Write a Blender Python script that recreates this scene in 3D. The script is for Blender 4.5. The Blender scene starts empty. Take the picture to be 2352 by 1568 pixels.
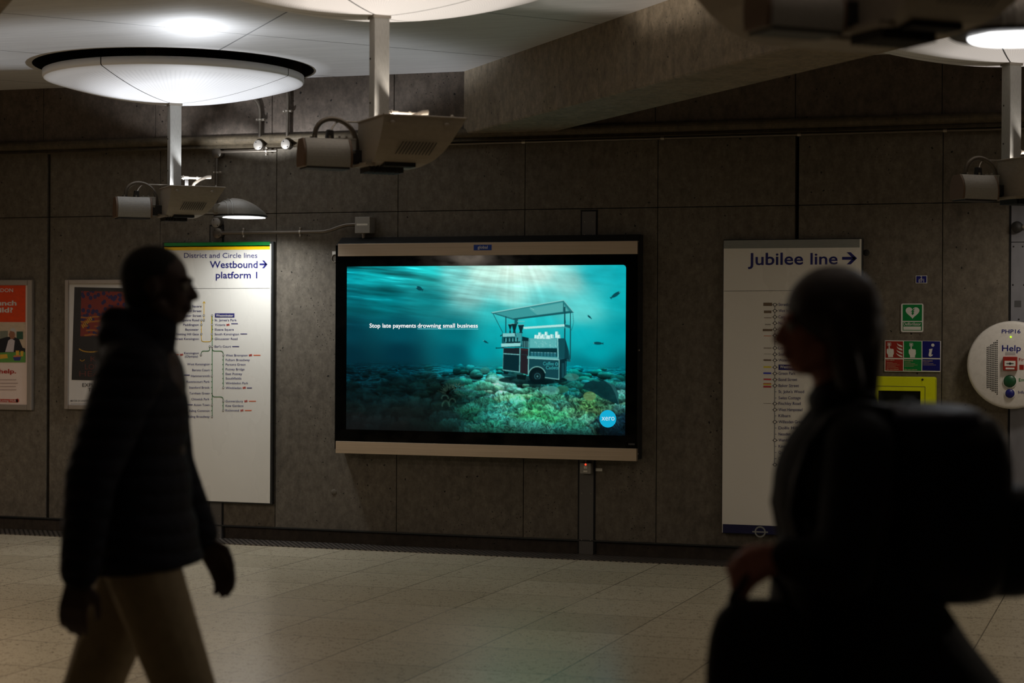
import bpy, bmesh, math, random
import numpy as np
from mathutils import Vector, Matrix
random.seed(7)
SC = bpy.context.scene
COL = SC.collection
PI = math.pi

# ---------------------------------------------------------------- camera
F_PX, YAW, PITCH, ROLL, DIST, EYE = 4404.28, 0.3231344, -0.0045791, 0.005569, 12.62842, 1.52
fwd = np.array([-math.sin(YAW)*math.cos(PITCH), math.cos(YAW)*math.cos(PITCH), math.sin(PITCH)])
rgt = np.array([math.cos(YAW), math.sin(YAW), 0.0])
upv = np.cross(rgt, fwd)
rgt, upv = (math.cos(ROLL)*rgt + math.sin(ROLL)*upv, -math.sin(ROLL)*rgt + math.cos(ROLL)*upv)
CAMP = np.array([0.0, -DIST, EYE])
cam_d = bpy.data.cameras.new('camera')
cam = bpy.data.objects.new('camera', cam_d)
COL.objects.link(cam)
cam.matrix_world = Matrix(((rgt[0], upv[0], -fwd[0], CAMP[0]), (rgt[1], upv[1], -fwd[1], CAMP[1]),
                           (rgt[2], upv[2], -fwd[2], CAMP[2]), (0, 0, 0, 1)))
cam_d.sensor_width = 36.0
cam_d.lens = F_PX*36.0/2352.0
cam_d.clip_start, cam_d.clip_end = 0.05, 100
cam_d.dof.use_dof = True
cam_d.dof.focus_distance = 12.3
cam_d.dof.aperture_fstop = 2.4
SC.camera = cam

# ---------------------------------------------------------------- view + world
vs = SC.view_settings
vs.view_transform = 'Standard'
vs.look = 'None'
vs.exposure = 0.0
vs.gamma = 1.0
vs.use_curve_mapping = False
w = bpy.data.worlds.new('world')
SC.world = w
w.use_nodes = True
w.node_tree.nodes['Background'].inputs[0].default_value = (0.5, 0.42, 0.33, 1)
w.node_tree.nodes['Background'].inputs[1].default_value = 0.004

# ---------------------------------------------------------------- layout numbers
CEIL, LEDGE = 3.335, 2.86
UP_OFF = 0.08                                   # how far the upper wall stands proud of the lower one
GRID = math.radians(41.5)                       # the lamp grid is turned against the wall
UV = np.array([math.cos(GRID), math.sin(GRID), 0]); VV = np.array([-math.sin(GRID), math.cos(GRID), 0])
LAMPS = [(-6.43, -0.80), (-3.66, -3.80), (-0.79, -1.22), (-0.741, -7.235)]
LAMP_Z = [2.296, 2.327, 2.295, 2.342]                # underside of each lamp's housing


def unproj(px, py, y=None, z=None):
    v = (px-1176)/F_PX*rgt - (py-784)/F_PX*upv + fwd
    t = (y-CAMP[1])/v[1] if y is not None else (z-EYE)/v[2]
    return CAMP + t*v


def wall(px, py, off=0.0):
    """where the sight line through a pixel of the photo meets the plane OFF metres in front of the wall"""
    return unproj(px, py, y=-off)


def cam_pt(X, Z, z=0.0):
    p = CAMP + X*np.array([math.cos(YAW), math.sin(YAW), 0]) + Z*np.array([-math.sin(YAW), math.cos(YAW), 0])
    return np.array([p[0], p[1], z])


# lamps out of frame continue the same grid: their floodlights hang below the saucers, shining down
def hall_light(x, y, power, col, z=2.36, r=.28):
    L = bpy.data.lights.new('hall_light', 'AREA')
    L.shape = 'DISK'; L.size = r; L.energy = power; L.color = col
    o = bpy.data.objects.new('hall_light', L); o.location = (x, y, z); COL.objects.link(o)


hall_light(-.40, -.86, 7, (1, .90, .78))
hall_light(2.2, -3.6, 34, (1, .86, .72))
hall_light(-6.6, -6.0, 44, (1, .82, .66))
hall_light(-9.3, -3.6, 34, (1, .82, .66))


# ---------------------------------------------------------------- materials
def lin(c):
    return tuple(((v/255)/12.92 if v/255 <= .04045 else ((v/255+.055)/1.055)**2.4) for v in c)


class NT:
    def __init__(s, name):
        s.m = bpy.data.materials.new(name); s.m.use_nodes = True
        s.t = s.m.node_tree; s.b = s.t.nodes['Principled BSDF']

    def n(s, typ, **kw):
        nd = s.t.nodes.new(typ)
        for k, v in kw.items():
            setattr(nd, k, v)
        return nd

    def put(s, sock, v):
        if hasattr(v, 'is_output') or isinstance(v, bpy.types.NodeSocket):
            s.t.links.new(v, sock)
        else:
            sock.default_value = v

    def math(s, op, a, b=0.0, c=None):
        nd = s.n('ShaderNodeMath', operation=op)
        s.put(nd.inputs[0], a); s.put(nd.inputs[1], b)
        if c is not None: s.put(nd.inputs[2], c)
        return nd.outputs[0]

    def mix(s, f, a, b, mode='MIX'):
        nd = s.n('ShaderNodeMix', data_type='RGBA', blend_type=mode)
        s.put(nd.inputs[0], f)
        s.put(nd.inputs[6], a if not isinstance(a, tuple) else (*a[:3], 1))
        s.put(nd.inputs[7], b if not isinstance(b, tuple) else (*b[:3], 1))
        return nd.outputs[2]

    def noise(s, scale, detail=4, rough=.55, vec=None, dist=0.0):
        nd = s.n('ShaderNodeTexNoise')
        nd.inputs['Scale'].default_value = scale; nd.inputs['Detail'].default_value = detail
        nd.inputs['Roughness'].default_value = rough; nd.inputs['Distortion'].default_value = dist
        if vec is not None: s.t.links.new(vec, nd.inputs['Vector'])
        return nd.outputs[0]

    def pos(s, scale=(1, 1, 1), rot=(0, 0, 0), obj=False):
        if obj:
            src = s.n('ShaderNodeTexCoord').outputs['Object']
        else:
            src = s.n('ShaderNodeNewGeometry').outputs['Position']
        mp = s.n('ShaderNodeMapping')
        mp.inputs['Scale'].default_value = scale; mp.inputs['Rotation'].default_value = rot
        s.t.links.new(src, mp.inputs['Vector'])
        return mp.outputs[0]

    def ramp(s, f, lo, hi, a=0.0, b=1.0):
        nd = s.n('ShaderNodeMapRange'); nd.clamp = True
        s.put(nd.inputs[0], f)
        for i, v in enumerate((lo, hi, a, b)): nd.inputs[i+1].default_value = v
        return nd.outputs[0]

    def bump(s, h, strength=.3, dist=.01):
        nd = s.n('ShaderNodeBump'); nd.inputs['Strength'].default_value = strength
        nd.inputs['Distance'].default_value = dist
        s.t.links.new(h, nd.inputs['Height']); s.t.links.new(nd.outputs[0], s.b.inputs['Normal'])

    def set(s, **kw):
        names = dict(color='Base Color', rough='Roughness', metal='Metallic', emit='Emission Color', power='Emission Strength',
                     spec='Specular IOR Level', coat='Coat Weight', trans='Transmission Weight', sheen='Sheen Weight')
        for k, v in kw.items():
            if isinstance(v, tuple) and len(v) == 3: v = (*v, 1)
            s.put(s.b.inputs[names[k]], v)
        return s.m


def flat(name, srgb, rough=.5, metal=0.0, spec=.5, vary=.08, scale=14):
    """a plain surface with a slight procedural unevenness"""
    k = NT(name); c = lin(srgb)
    n = k.noise(scale, 3)
    f = k.ramp(n, .3, .7)
    k.set(color=k.mix(f, tuple(v*(1-vary) for v in c), tuple(min(1, v*(1+vary)) for v in c)), rough=k.ramp(n, .3, .7, max(0, rough-.06), min(1, rough+.06)), metal=metal, spec=spec)
    return k.m


def glow(name, srgb, power=1.0):
    k = NT(name); c = lin(srgb)
    return k.set(color=(0.0, 0.0, 0.0), emit=c, power=power, rough=.3, spec=.0)


def concrete(name, base=(106, 98, 86), dark=.5):
    k = NT(name); c = lin(base)
    p = k.pos()
    big = k.ramp(k.noise(1.1, 6, .62, p), .36, .64)
    med = k.ramp(k.noise(5.5, 6, .65, p, .4), .32, .72)
    streak = k.ramp(k.noise(1.0, 5, .6, k.pos((9, 9, .7))), .3, .75)
    col = k.mix(big, tuple(v*dark for v in c), tuple(v*1.25 for v in c))
    col = k.mix(k.math('MULTIPLY', med, .6), col, tuple(v*1.35 for v in c))
    col = k.mix(k.math('MULTIPLY', streak, .55), col, tuple(v*.55 for v in c))
    m2 = k.ramp(k.noise(17, 6, .7, k.pos((1.2, 1.2, .8))), .32, .70); m3 = k.ramp(k.noise(52, 4, .65, p), .30, .72)
    col = k.mix(.55, col, k.mix(m2, tuple(v*.45 for v in c), tuple(v*1.75 for v in c)), 'MIX')
    col = k.mix(k.math('MULTIPLY', m3, .42), col, tuple(v*.42 for v in c))
    # grime patches
    gr = k.ramp(k.noise(2.3, 8, .7, k.pos((1.5, 1.5, .8))), .54, .72)
    col = k.mix(k.math('MULTIPLY', gr, .55), col, tuple(v*.32 for v in c))
    # air holes
    nz = k.n('ShaderNodeTexNoise'); nz.inputs['Scale'].default_value = 55; k.t.links.new(p, nz.inputs['Vector'])
    pv = k.n('ShaderNodeVectorMath', operation='MULTIPLY_ADD'); k.t.links.new(nz.outputs[1], pv.inputs[0]); pv.inputs[1].default_value = (.022, .022, .022); k.t.links.new(p, pv.inputs[2]); pw = pv.outputs[0]
    vo = k.n('ShaderNodeTexVoronoi'); vo.inputs['Scale'].default_value = 15; k.t.links.new(pw, vo.inputs['Vector'])
    vo.inputs['Randomness'].default_value = 1
    sel = k.ramp(k.noise(3.1, 2, .5, p), .40, .6, .0, .10)
    hole = k.math('LESS_THAN', vo.outputs['Distance'], sel)
    vo2 = k.n('ShaderNodeTexVoronoi'); vo2.inputs['Scale'].default_value = 42; k.t.links.new(pw, vo2.inputs['Vector'])
    hole2 = k.math('LESS_THAN', vo2.outputs['Distance'], k.ramp(k.noise(2.2, 2, .5, p), .44, .66, .0, .16))
    hs = k.math('MAXIMUM', hole, hole2)
    col = k.mix(k.math('MULTIPLY', hs, .95), col, tuple(v*.08 for v in c))
    fine = k.noise(60, 4, .7, p)
    h = k.math('SUBTRACT', k.math('ADD', k.math('MULTIPLY', fine, .25), k.math('MULTIPLY', med, .5)), k.math('MULTIPLY', hs, 1.5))
    k.bump(h, .35, .006)
    return k.set(color=col, rough=k.ramp(med, 0, 1, .62, .85), spec=.25)


def floor_mat():
    k = NT('terrazzo_tiles'); p = k.pos()
    sx = k.n('ShaderNodeSeparateXYZ'); k.t.links.new(p, sx.inputs[0])
    PX, PY = .5665, .610
    gx = k.math('DIVIDE', k.math('SUBTRACT', sx.outputs[0], -4.217), PX)
    gy = k.math('DIVIDE', k.math('SUBTRACT', sx.outputs[1], -.830), PY)
    fx = k.math('FRACT', gx); fy = k.math('FRACT', gy)
    dx = k.math('MULTIPLY', k.math('MINIMUM', fx, k.math('SUBTRACT', 1.0, fx)), PX)
    dy = k.math('MULTIPLY', k.math('MINIMUM', fy, k.math('SUBTRACT', 1.0, fy)), PY)
    jx = k.math('LESS_THAN', dx, .0026); jy = k.math('LESS_THAN', dy, .0030)
    joint = k.math('MAXIMUM', jx, jy)
    cb = k.n('ShaderNodeCombineXYZ'); k.put(cb.inputs[0], k.math('FLOOR', gx)); k.put(cb.inputs[1], k.math('FLOOR', gy))
    wn = k.n('ShaderNodeTexWhiteNoise', noise_dimensions='3D'); k.t.links.new(cb.outputs[0], wn.inputs['Vector'])
    A, B = lin((196, 184, 158)), lin((212, 200, 174))
    col = k.mix(wn.outputs['Value'], A, B)
    blot = k.ramp(k.noise(.7, 1, .4, p), .25, .75)
    col = k.mix(k.math('MULTIPLY', blot, .22), col, lin((150, 138, 112)))
    vo = k.n('ShaderNodeTexVoronoi'); vo.inputs['Scale'].default_value = 75; k.t.links.new(p, vo.inputs['Vector'])
    sp = k.math('LESS_THAN', vo.outputs['Distance'], k.ramp(k.noise(22, 2, .5, p), .40, .60, .06, .40))
    col = k.mix(k.math('MULTIPLY', sp, .62), col, lin((70, 62, 48)))
    vo2 = k.n('ShaderNodeTexVoronoi'); vo2.inputs['Scale'].default_value = 120; k.t.links.new(p, vo2.inputs['Vector'])
    sp2 = k.math('LESS_THAN', vo2.outputs['Distance'], .18)
    col = k.mix(k.math('MULTIPLY', sp2, .3), col, lin((226, 216, 196)))
    col = k.mix(k.math('MULTIPLY', joint, .88), col, lin((58, 48, 36)))
    sm = k.ramp(k.noise(.8, 1, .4, p), .3, .7, .23, .29)
    k.bump(k.math('SUBTRACT', 1.0, joint), .4, .002)
    return k.set(color=col, rough=sm, spec=.45)


def ceiling_mat():
    k = NT('brushed_ceiling_panels'); p = k.pos()
    sx = k.n('ShaderNodeSeparateXYZ'); k.t.links.new(p, sx.inputs[0])

    def along(nx, ny): return k.math('ADD', k.math('MULTIPLY', sx.outputs[0], nx), k.math('MULTIPLY', sx.outputs[1], ny))
    a = along(.757, .654)         # across the joints that run with the beams
    b = along(.749, -.663)        # across the other joints
    fa = k.math('FRACT', k.math('DIVIDE', k.math('ADD', a, 5.31), 3.87))
    da = k.math('MULTIPLY', k.math('MINIMUM', fa, k.math('SUBTRACT', 1.0, fa)), 3.87)
    fb = k.math('FRACT', k.math('DIVIDE', k.math('ADD', b, 2.62+.0), 1.48))
    db = k.math('MULTIPLY', k.math('MINIMUM', fb, k.math('SUBTRACT', 1.0, fb)), 1.48)
    j = k.math('MAXIMUM', k.math('LESS_THAN', da, .006), k.math('LESS_THAN', db, .006))
    st = k.noise(1.0, 4, .6, k.pos((2.2, 40, 1), (0, 0, -.82)))
    cl = k.noise(.8, 4, .5, p)
    col = k.mix(k.ramp(st, .3, .7), lin((196, 195, 194)), lin((214, 213, 212)))
    col = k.mix(k.math('MULTIPLY', j, .85), col, lin((28, 26, 24)))
    return k.set(color=col, rough=k.ramp(cl, .3, .7, .42, .52), metal=.12)


def saucer_mat():
    k = NT('perforated_white_reflector'); p = k.pos(obj=True)
    sx = k.n('ShaderNodeSeparateXYZ'); k.t.links.new(p, sx.inputs[0])
    ang = k.math('ARCTAN2', sx.outputs[1], sx.outputs[0])
    rad = k.math('SQRT', k.math('ADD', k.math('MULTIPLY', sx.outputs[0], sx.outputs[0]), k.math('MULTIPLY', sx.outputs[1], sx.outputs[1])))
    # seams between the four quarters
    s4 = k.math('FRACT', k.math('ADD', k.math('DIVIDE', ang, PI/2), .5))
    d4 = k.math('MULTIPLY', k.math('MINIMUM', s4, k.math('SUBTRACT', 1.0, s4)), PI/2)
    seam = k.math('LESS_THAN', k.math('MULTIPLY', d4, rad), .004)
    rows = k.math('SINE', k.math('MULTIPLY', ang, 150))
    rings = k.math('SINE', k.math('MULTIPLY', rad, 520))
    hole = k.math('MULTIPLY', k.math('GREATER_THAN', rows, .35), k.math('GREATER_THAN', rings, .1))
    band = k.math('MULTIPLY', k.math('LESS_THAN', rad, .80), k.math('GREATER_THAN', rad, .05))
    hole = k.math('MULTIPLY', hole, band)
    col = k.mix(k.math('MULTIPLY', hole, .22), lin((236, 235, 236)), lin((120, 122, 128)))
    mid = k.math('MULTIPLY', k.math('LESS_THAN', rad, .34), .0)
    col = k.mix(seam, col, lin((22, 22, 22)))
    return k.set(color=col, rough=.6, spec=.2)


M = {}
M['concrete'] = concrete('board_marked_concrete')
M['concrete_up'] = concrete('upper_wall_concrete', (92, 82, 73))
M['beam'] = concrete('beam_concrete', (128, 116, 98), .75)
M['ledge'] = concrete('ledge_concrete', (88, 78, 62), .75)
M['base'] = concrete('skirting_concrete', (62, 54, 46), .55)
M['black'] = flat('black_gap', (9, 8, 8), .8)
M['floor'] = floor_mat()
M['ceiling'] = ceiling_mat()
M['saucer'] = saucer_mat()
M['recess'] = flat('dark_recess', (38, 35, 33), .8)
M['pole'] = flat('galvanised_pole', (176, 174, 168), .45, .35, vary=.14, scale=22)
M['housing'] = flat('grey_housing_paint', (146, 136, 122), .5, .1)
M['speaker'] = flat('grey_speaker_paint', (150, 146, 138), .42, .1)
M['dark_metal'] = flat('dark_metal', (42, 40, 38), .5, .3)
M['steel'] = flat('dull_steel', (160, 152, 140), .35, .7)
M['conduit'] = flat('galvanised_conduit', (104, 96, 86), .38, .7)
M['cap'] = flat('round_box_lid', (136, 130, 122), .5, .3)
M['white_sign'] = flat('white_enamel', (226, 222, 212), .30, 0, .5, .008, 3)
M['navy'] = flat('navy_print', (22, 24, 104), .5)
M['navy_bar'] = flat('navy_enamel', (16, 18, 66), .4)
M['sign_edge'] = flat('dark_sign_edge', (46, 47, 46), .4, .3)
M['green'] = flat('green_enamel', (0, 122, 48), .35)
M['yellow'] = flat('yellow_enamel', (250, 200, 0), .35)
M['line_green'] = flat('green_line_print', (0, 112, 50), .5)
M['line_yellow'] = flat('yellow_line_print', (236, 190, 20), .5)
M['grey_bar'] = flat('grey_enamel', (132, 134, 130), .4)
M['line_grey'] = flat('grey_line_print', (120, 122, 126), .5)
M['orange'] = flat('orange_print', (226, 92, 36), .5)
M['red'] = flat('red_print', (196, 40, 36), .5)
M['rule'] = flat('thin_rule', (60, 60, 62), .5)
M['brushed'] = None


def brushed():
    k = NT('brushed_steel_bezel')
    st = k.noise(1.0, 4, .6, k.pos((1.2, 1, 160)))
    return k.set(color=k.mix(k.ramp(st, .3, .7), lin((188, 170, 148)), lin((206, 188, 164))), rough=.42, metal=.75)


M['brushed'] = brushed()


# ---------------------------------------------------------------- mesh helpers
class MB:
    def __init__(s):
        s.v = []; s.f = []; s.sm = []

    def add(s, verts, faces, smooth=False):
        k = len(s.v)
        s.v += [tuple(map(float, q)) for q in verts]
        s.f += [tuple(i+k for i in q) for q in faces]
        s.sm += [smooth]*len(faces)
        return s

    def hexa(s, P):                     # P: four bottom then four top corners, same order
        return s.add(P, [(3, 2, 1, 0), (4, 5, 6, 7), (0, 1, 5, 4), (1, 2, 6, 5), (2, 3, 7, 6), (3, 0, 4, 7)])

    def box(s, lo, hi):
        x0, y0, z0 = lo; x1, y1, z1 = hi
        return s.hexa([(x0, y0, z0), (x1, y0, z0), (x1, y1, z0), (x0, y1, z0), (x0, y0, z1), (x1, y0, z1), (x1, y1, z1), (x0, y1, z1)])

    def prism(s, pts, d):               # polygon pts (3-D), extruded by the vector d
        n = len(pts); d = np.array(d, float)
        b = [np.array(q, float) for q in pts]; t = [q+d for q in b]
        return s.add(b+t, [tuple(range(n))[::-1], tuple(range(n, 2*n))]+[(i, (i+1) % n, n+(i+1) % n, n+i) for i in range(n)])

    def tube(s, path, r, seg=10, caps=True):
        path = [np.array(q, float) for q in path]
        n = len(path); rings = []; ref = None
        for i, q in enumerate(path):
            t = path[min(i+1, n-1)]-path[max(i-1, 0)]; t = t/(np.linalg.norm(t)+1e-9)
            if ref is None:
                ref = np.cross(t, (0, 0, 1) if abs(t[2]) < .9 else (1, 0, 0))
            ref = ref - t*np.dot(ref, t); ref /= np.linalg.norm(ref)+1e-9
            b = np.cross(t, ref); rr = r[i] if isinstance(r, (list, tuple)) else r
            rings.append([q+rr*(math.cos(2*PI*k/seg)*ref+math.sin(2*PI*k/seg)*b) for k in range(seg)])
        vv = [p for ring in rings for p in ring]
        ff = [(i*seg+k, i*seg+(k+1) % seg, (i+1)*seg+(k+1) % seg, (i+1)*seg+k) for i in range(n-1) for k in range(seg)]
        s.add(vv, ff, True)
        if caps:
            s.add(rings[0], [tuple(range(seg))[::-1]]); s.add(rings[-1], [tuple(range(seg))])
        return s

    def lathe(s, prof, c=(0, 0, 0), seg=64, axis='z', smooth=True):     # prof: (radius, height)
        vv = []; ff = []
        for r, h in prof:
            for k in range(seg):
                a = 2*PI*k/seg; x, y = r*math.cos(a), r*math.sin(a)
                q = (x, y, h) if axis == 'z' else (x, -h, y)             # 'y': heights grow towards the hall
                vv.append((q[0]+c[0], q[1]+c[1], q[2]+c[2]))
        for i in range(len(prof)-1):
            for k in range(seg):
                a, b, d, e = i*seg+k, i*seg+(k+1) % seg, (i+1)*seg+(k+1) % seg, (i+1)*seg+k
                ff.append((a, b, d, e))
        return s.add(vv, ff, smooth)

    def sphere(s, c, r, seg=12, ring=8, scale=(1, 1, 1), rot=None):
        vv = []; ff = []
        R = rot if rot is not None else np.eye(3)
        for i in range(ring+1):
            th = PI*i/ring
            for k in range(seg):
                a = 2*PI*k/seg
                q = np.array([math.sin(th)*math.cos(a)*scale[0], math.sin(th)*math.sin(a)*scale[1], math.cos(th)*scale[2]])*r
                vv.append(np.array(c)+R@q)
        for i in range(ring):
            for k in range(seg):
                ff.append((i*seg+k, (i+1)*seg+k, (i+1)*seg+(k+1) % seg, i*seg+(k+1) % seg))
        return s.add(vv, ff, True)

    def cap(s, p0, r0, p1, r1, seg=14):                                  # tapered capsule
        p0, p1 = np.array(p0, float), np.array(p1, float)
        d = p1-p0; L = np.linalg.norm(d); d = d/(L+1e-9)
        path = []; rad = []
        for i in range(5):
            a = PI/2*(1-i/4); path.append(p0-d*r0*math.sin(a)); rad.append(max(r0*math.cos(a), .0008))
        for i in range(5):
            a = PI/2*i/4; path.append(p1+d*r1*math.sin(a)); rad.append(max(r1*math.cos(a), .0008))
        # a straight run of rings, so the tangent is constant
        ref = np.cross(d, (0, 0, 1) if abs(d[2]) < .9 else (1, 0, 0)); ref /= np.linalg.norm(ref); b = np.cross(d, ref)
        vv = [q+rr*(math.cos(2*PI*k/seg)*ref+math.sin(2*PI*k/seg)*b) for q, rr in zip(path, rad) for k in range(seg)]
        n = len(path)
        ff = [(i*seg+k, i*seg+(k+1) % seg, (i+1)*seg+(k+1) % seg, (i+1)*seg+k) for i in range(n-1) for k in range(seg)]
        ff += [tuple(range(seg))[::-1], tuple((n-1)*seg+k for k in range(seg))]
        return s.add(vv, ff, True)

    def build(s, name, mat, parent=None, bevel=0.0, origin=None, smooth_all=False):
        me = bpy.data.meshes.new(name)
        o0 = np.zeros(3)
        if origin is not None: o0 = np.array(origin, float)
        elif parent is not None and parent.get('_world'): 
            q = parent; o0 = np.zeros(3)
            while q is not None:
                o0 = o0+np.array(q.location); q = q.parent
        vv = [tuple(np.array(q)-o0) for q in s.v]
        me.from_pydata(vv, [], s.f)
        me.polygons.foreach_set('use_smooth', [True]*len(s.f) if smooth_all else s.sm)
        bm = bmesh.new(); bm.from_mesh(me)
        bmesh.ops.recalc_face_normals(bm, faces=bm.faces)
        bm.to_mesh(me); bm.free()
        if mat is not None: me.materials.append(mat)
        o = bpy.data.objects.new(name, me); COL.objects.link(o)
        if origin is not None and parent is None: o.location = tuple(o0)
        if parent is not None: o.parent = parent
        if parent is not None and parent.get('_world'): o['_world'] = 1
        if bevel:
            b = o.modifiers.new('bevel', 'BEVEL'); b.width = bevel; b.segments = 2; b.limit_method = 'ANGLE'; b.angle_limit = .6
        return o


def tag(o, label, cat, group=None):
    o['label'] = label; o['category'] = cat
    if group: o['group'] = group
    return o


def thing(name, label, cat, loc, rz=0.0, group=None, world=True):
    o = bpy.data.objects.new(name, None); COL.objects.link(o)
    o.location = tuple(map(float, loc)); o.rotation_euler = (0, 0, rz); o.empty_display_size = .1
    if world: o['_world'] = 1          # its parts are written in world coordinates and shifted to it
    return tag(o, label, cat, group)


def struct(o):
    o['kind'] = 'structure'; return o


# ---- lettering: glyph outlines of the built-in face as flat mesh
_cache = {}


def glyphs(body, bold=0.0):
    key = (body, bold)
    if key not in _cache:
        cu = bpy.data.curves.new('t', 'FONT'); cu.body = body; cu.size = 1.0; cu.offset = bold; cu.resolution_u = 3
        ob = bpy.data.objects.new('t', cu); COL.objects.link(ob)
        dg = bpy.context.evaluated_depsgraph_get(); ev = ob.evaluated_get(dg); me = ev.to_mesh()
        vv = np.array([v.co[:] for v in me.vertices]) if len(me.vertices) else np.zeros((0, 3))
        ff = [tuple(p.vertices) for p in me.polygons]
        ev.to_mesh_clear(); bpy.data.objects.remove(ob); bpy.data.curves.remove(cu)
        _cache[key] = (vv, ff)
    return _cache[key]


CAPH = None


def put_text(mb, body, x0, x1, yb, cap, off, bold=0.0, ital=0.0):
    """text whose ink spans pixels x0..x1 of the photo, baseline at pixel row yb (at x0; may be a pair), capital height cap pixels"""
    global CAPH
    if CAPH is None:
        hv, _ = glyphs('H'); CAPH = hv[:, 1].max()
    vv, ff = glyphs(body, bold)
    if not len(vv): return
    ya, yz = yb if isinstance(yb, tuple) else (yb, yb)
    A = wall(x0, ya, off); B = wall(x1, yz, off)
    T = wall(x0, ya-cap, off)
    lo, hi = vv[:, 0].min(), vv[:, 0].max()
    sx = (B-A)/(hi-lo); h = (T[2]-A[2])/CAPH
    P = [A + sx*(q[0]-lo+ital*q[1]) + np.array([0, 0, h*q[1]]) for q in vv]
    mb.add(P, ff)


def quad_px(mb, pts, off):
    """flat polygon through pixel corners, lying OFF in front of the wall"""
    P = [wall(x, y, off) for x, y in pts]
    mb.add(P, [tuple(range(len(P)))])


def rect_px(mb, x0, y0, x1, y1, off, thick=0.0):
    """upright rectangle spanned by two pixel corners"""
    a = wall(x0, y0, off); b = wall(x1, y1, off)
    if thick: mb.box((min(a[0], b[0]), -off, min(a[2], b[2])), (max(a[0], b[0]), -off+thick, max(a[2], b[2])))
    else: mb.add([(a[0], -off, b[2]), (b[0], -off, b[2]), (b[0], -off, a[2]), (a[0], -off, a[2])], [(0, 1, 2, 3)])


def disc_px(mb, x, y, r, off, seg=20, inner=0.0):
    c = wall(x, y, off); R = abs(wall(x, y-r, off)[2]-c[2])
    o = [(c[0]+R*math.cos(2*PI*k/seg), c[1], c[2]+R*math.sin(2*PI*k/seg)) for k in range(seg)]
    if inner:
        i_ = [(c[0]+inner*R*math.cos(2*PI*k/seg), c[1], c[2]+inner*R*math.sin(2*PI*k/seg)) for k in range(seg)]
        mb.add(o+i_, [(k, (k+1) % seg, seg+(k+1) % seg, seg+k) for k in range(seg)])
    else: mb.add(o, [tuple(range(seg))])


def line_px(mb, pts, wpx, off):
    """a printed line of even width through pixel points"""
    P = [wall(x, y, off) for x, y in pts]
    hw = abs(wall(pts[0][0], pts[0][1]-wpx/2, off)[2]-P[0][2])
    for a, b in zip(P[:-1], P[1:]):
        d = b-a; L = np.linalg.norm(d); d = d/(L+1e-9); n = np.array([-d[2], 0, d[0]])*hw; e = d*hw*.5
        mb.add([a-e+n, b+e+n, b+e-n, a-e-n], [(0, 1, 2, 3)])


# ================================================================ SETTING
X0, X1 = -13.0, 4.0
# floor
mb = MB(); mb.box((X0, -13.6, -.12), (X1, 0.35, 0)); struct(mb.build('floor', M['floor']))

# far wall: concrete panels with open joints over a dark backing
PW = .9465
xs = sorted([-2.247+PW*k for k in range(-13, 8)])
xs = [x for x in xs if X0 < x < X1]
xs = [X0]+xs+[X1]
WIDE = [-7.925-5.679, -7.925, -2.247, -2.247+5.679]


def gap(x): return .013 if any(abs(x-q) < .02 for q in WIDE) else .0022


mb = MB()
for a, b in zip(xs[:-1], xs[1:]):
    for z0, z1 in ((.10, 2.371), (2.3755, LEDGE)):
        mb.box((a+gap(a), 0, z0), (b-gap(b), .20, z1))
lower = mb.build('wall_back', M['concrete'], bevel=.003); struct(lower)
mb = MB()
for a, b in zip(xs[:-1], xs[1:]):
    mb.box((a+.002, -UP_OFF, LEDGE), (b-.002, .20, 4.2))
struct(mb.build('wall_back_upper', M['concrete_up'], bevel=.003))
mb = MB(); mb.box((X0, .16, 0), (X1, .3, 4.2)); struct(mb.build('wall_back_core', M['black']))
# rounded ledge bead where the upper wall begins
mb = MB()
pr = [(-UP_OFF-.045*math.sin(a), LEDGE+.012+.033*(1-math.cos(a))) for a in np.linspace(0, PI, 9)]
pr = [(0.0, LEDGE-.012)]+[(-UP_OFF-.02, LEDGE-.012)]+pr+[(0.0, LEDGE+.078)]
mb.prism([(X0, q[0], q[1]) for q in pr], (X1-X0, 0, 0))
struct(mb.build('trim_1', M['ledge']))
# skirting: recessed foot under a dark shadow line
mb = MB(); mb.box((X0, .012, 0), (X1, .2, .088)); struct(mb.build('baseboard_back', M['base']))
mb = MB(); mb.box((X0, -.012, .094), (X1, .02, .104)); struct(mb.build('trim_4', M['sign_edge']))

# ceiling with round openings, and the drums above them
bm = bmesh.new()
HOLE_R = .958
cor = [bm.verts.new(q) for q in ((X0, -13.6, CEIL), (X1, -13.6, CEIL), (X1, .1, CEIL), (X0, .1, CEIL))]
edges = [bm.edges.new((cor[i], cor[(i+1) % 4])) for i in range(4)]
rings = []
for lx, ly in LAMPS:
    ring = [bm.verts.new((lx+HOLE_R*math.cos(2*PI*k/72), ly+HOLE_R*math.sin(2*PI*k/72), CEIL)) for k in range(72)]
    ring = [v for v in ring]
    rings.append(ring)
    edges += [bm.edges.new((ring[k], ring[(k+1) % 72])) for k in range(72)]
bmesh.ops.triangle_fill(bm, use_beauty=True, edges=edges)
for ring in rings:
    top = [bm.verts.new((v.co.x, v.co.y, CEIL+.30)) for v in ring]
    for k in range(72):
        f = bm.faces.new((ring[k], ring[(k+1) % 72], top[(k+1) % 72], top[k])); f.material_index = 1
    f = bm.faces.new(top); f.material_index = 1
me = bpy.data.meshes.new('ceiling'); bm.to_mesh(me); bm.free()
me.materials.append(M['ceiling']); me.materials.append(M['recess'])
o = bpy.data.objects.new('ceiling', me); COL.objects.link(o); struct(o)

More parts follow.
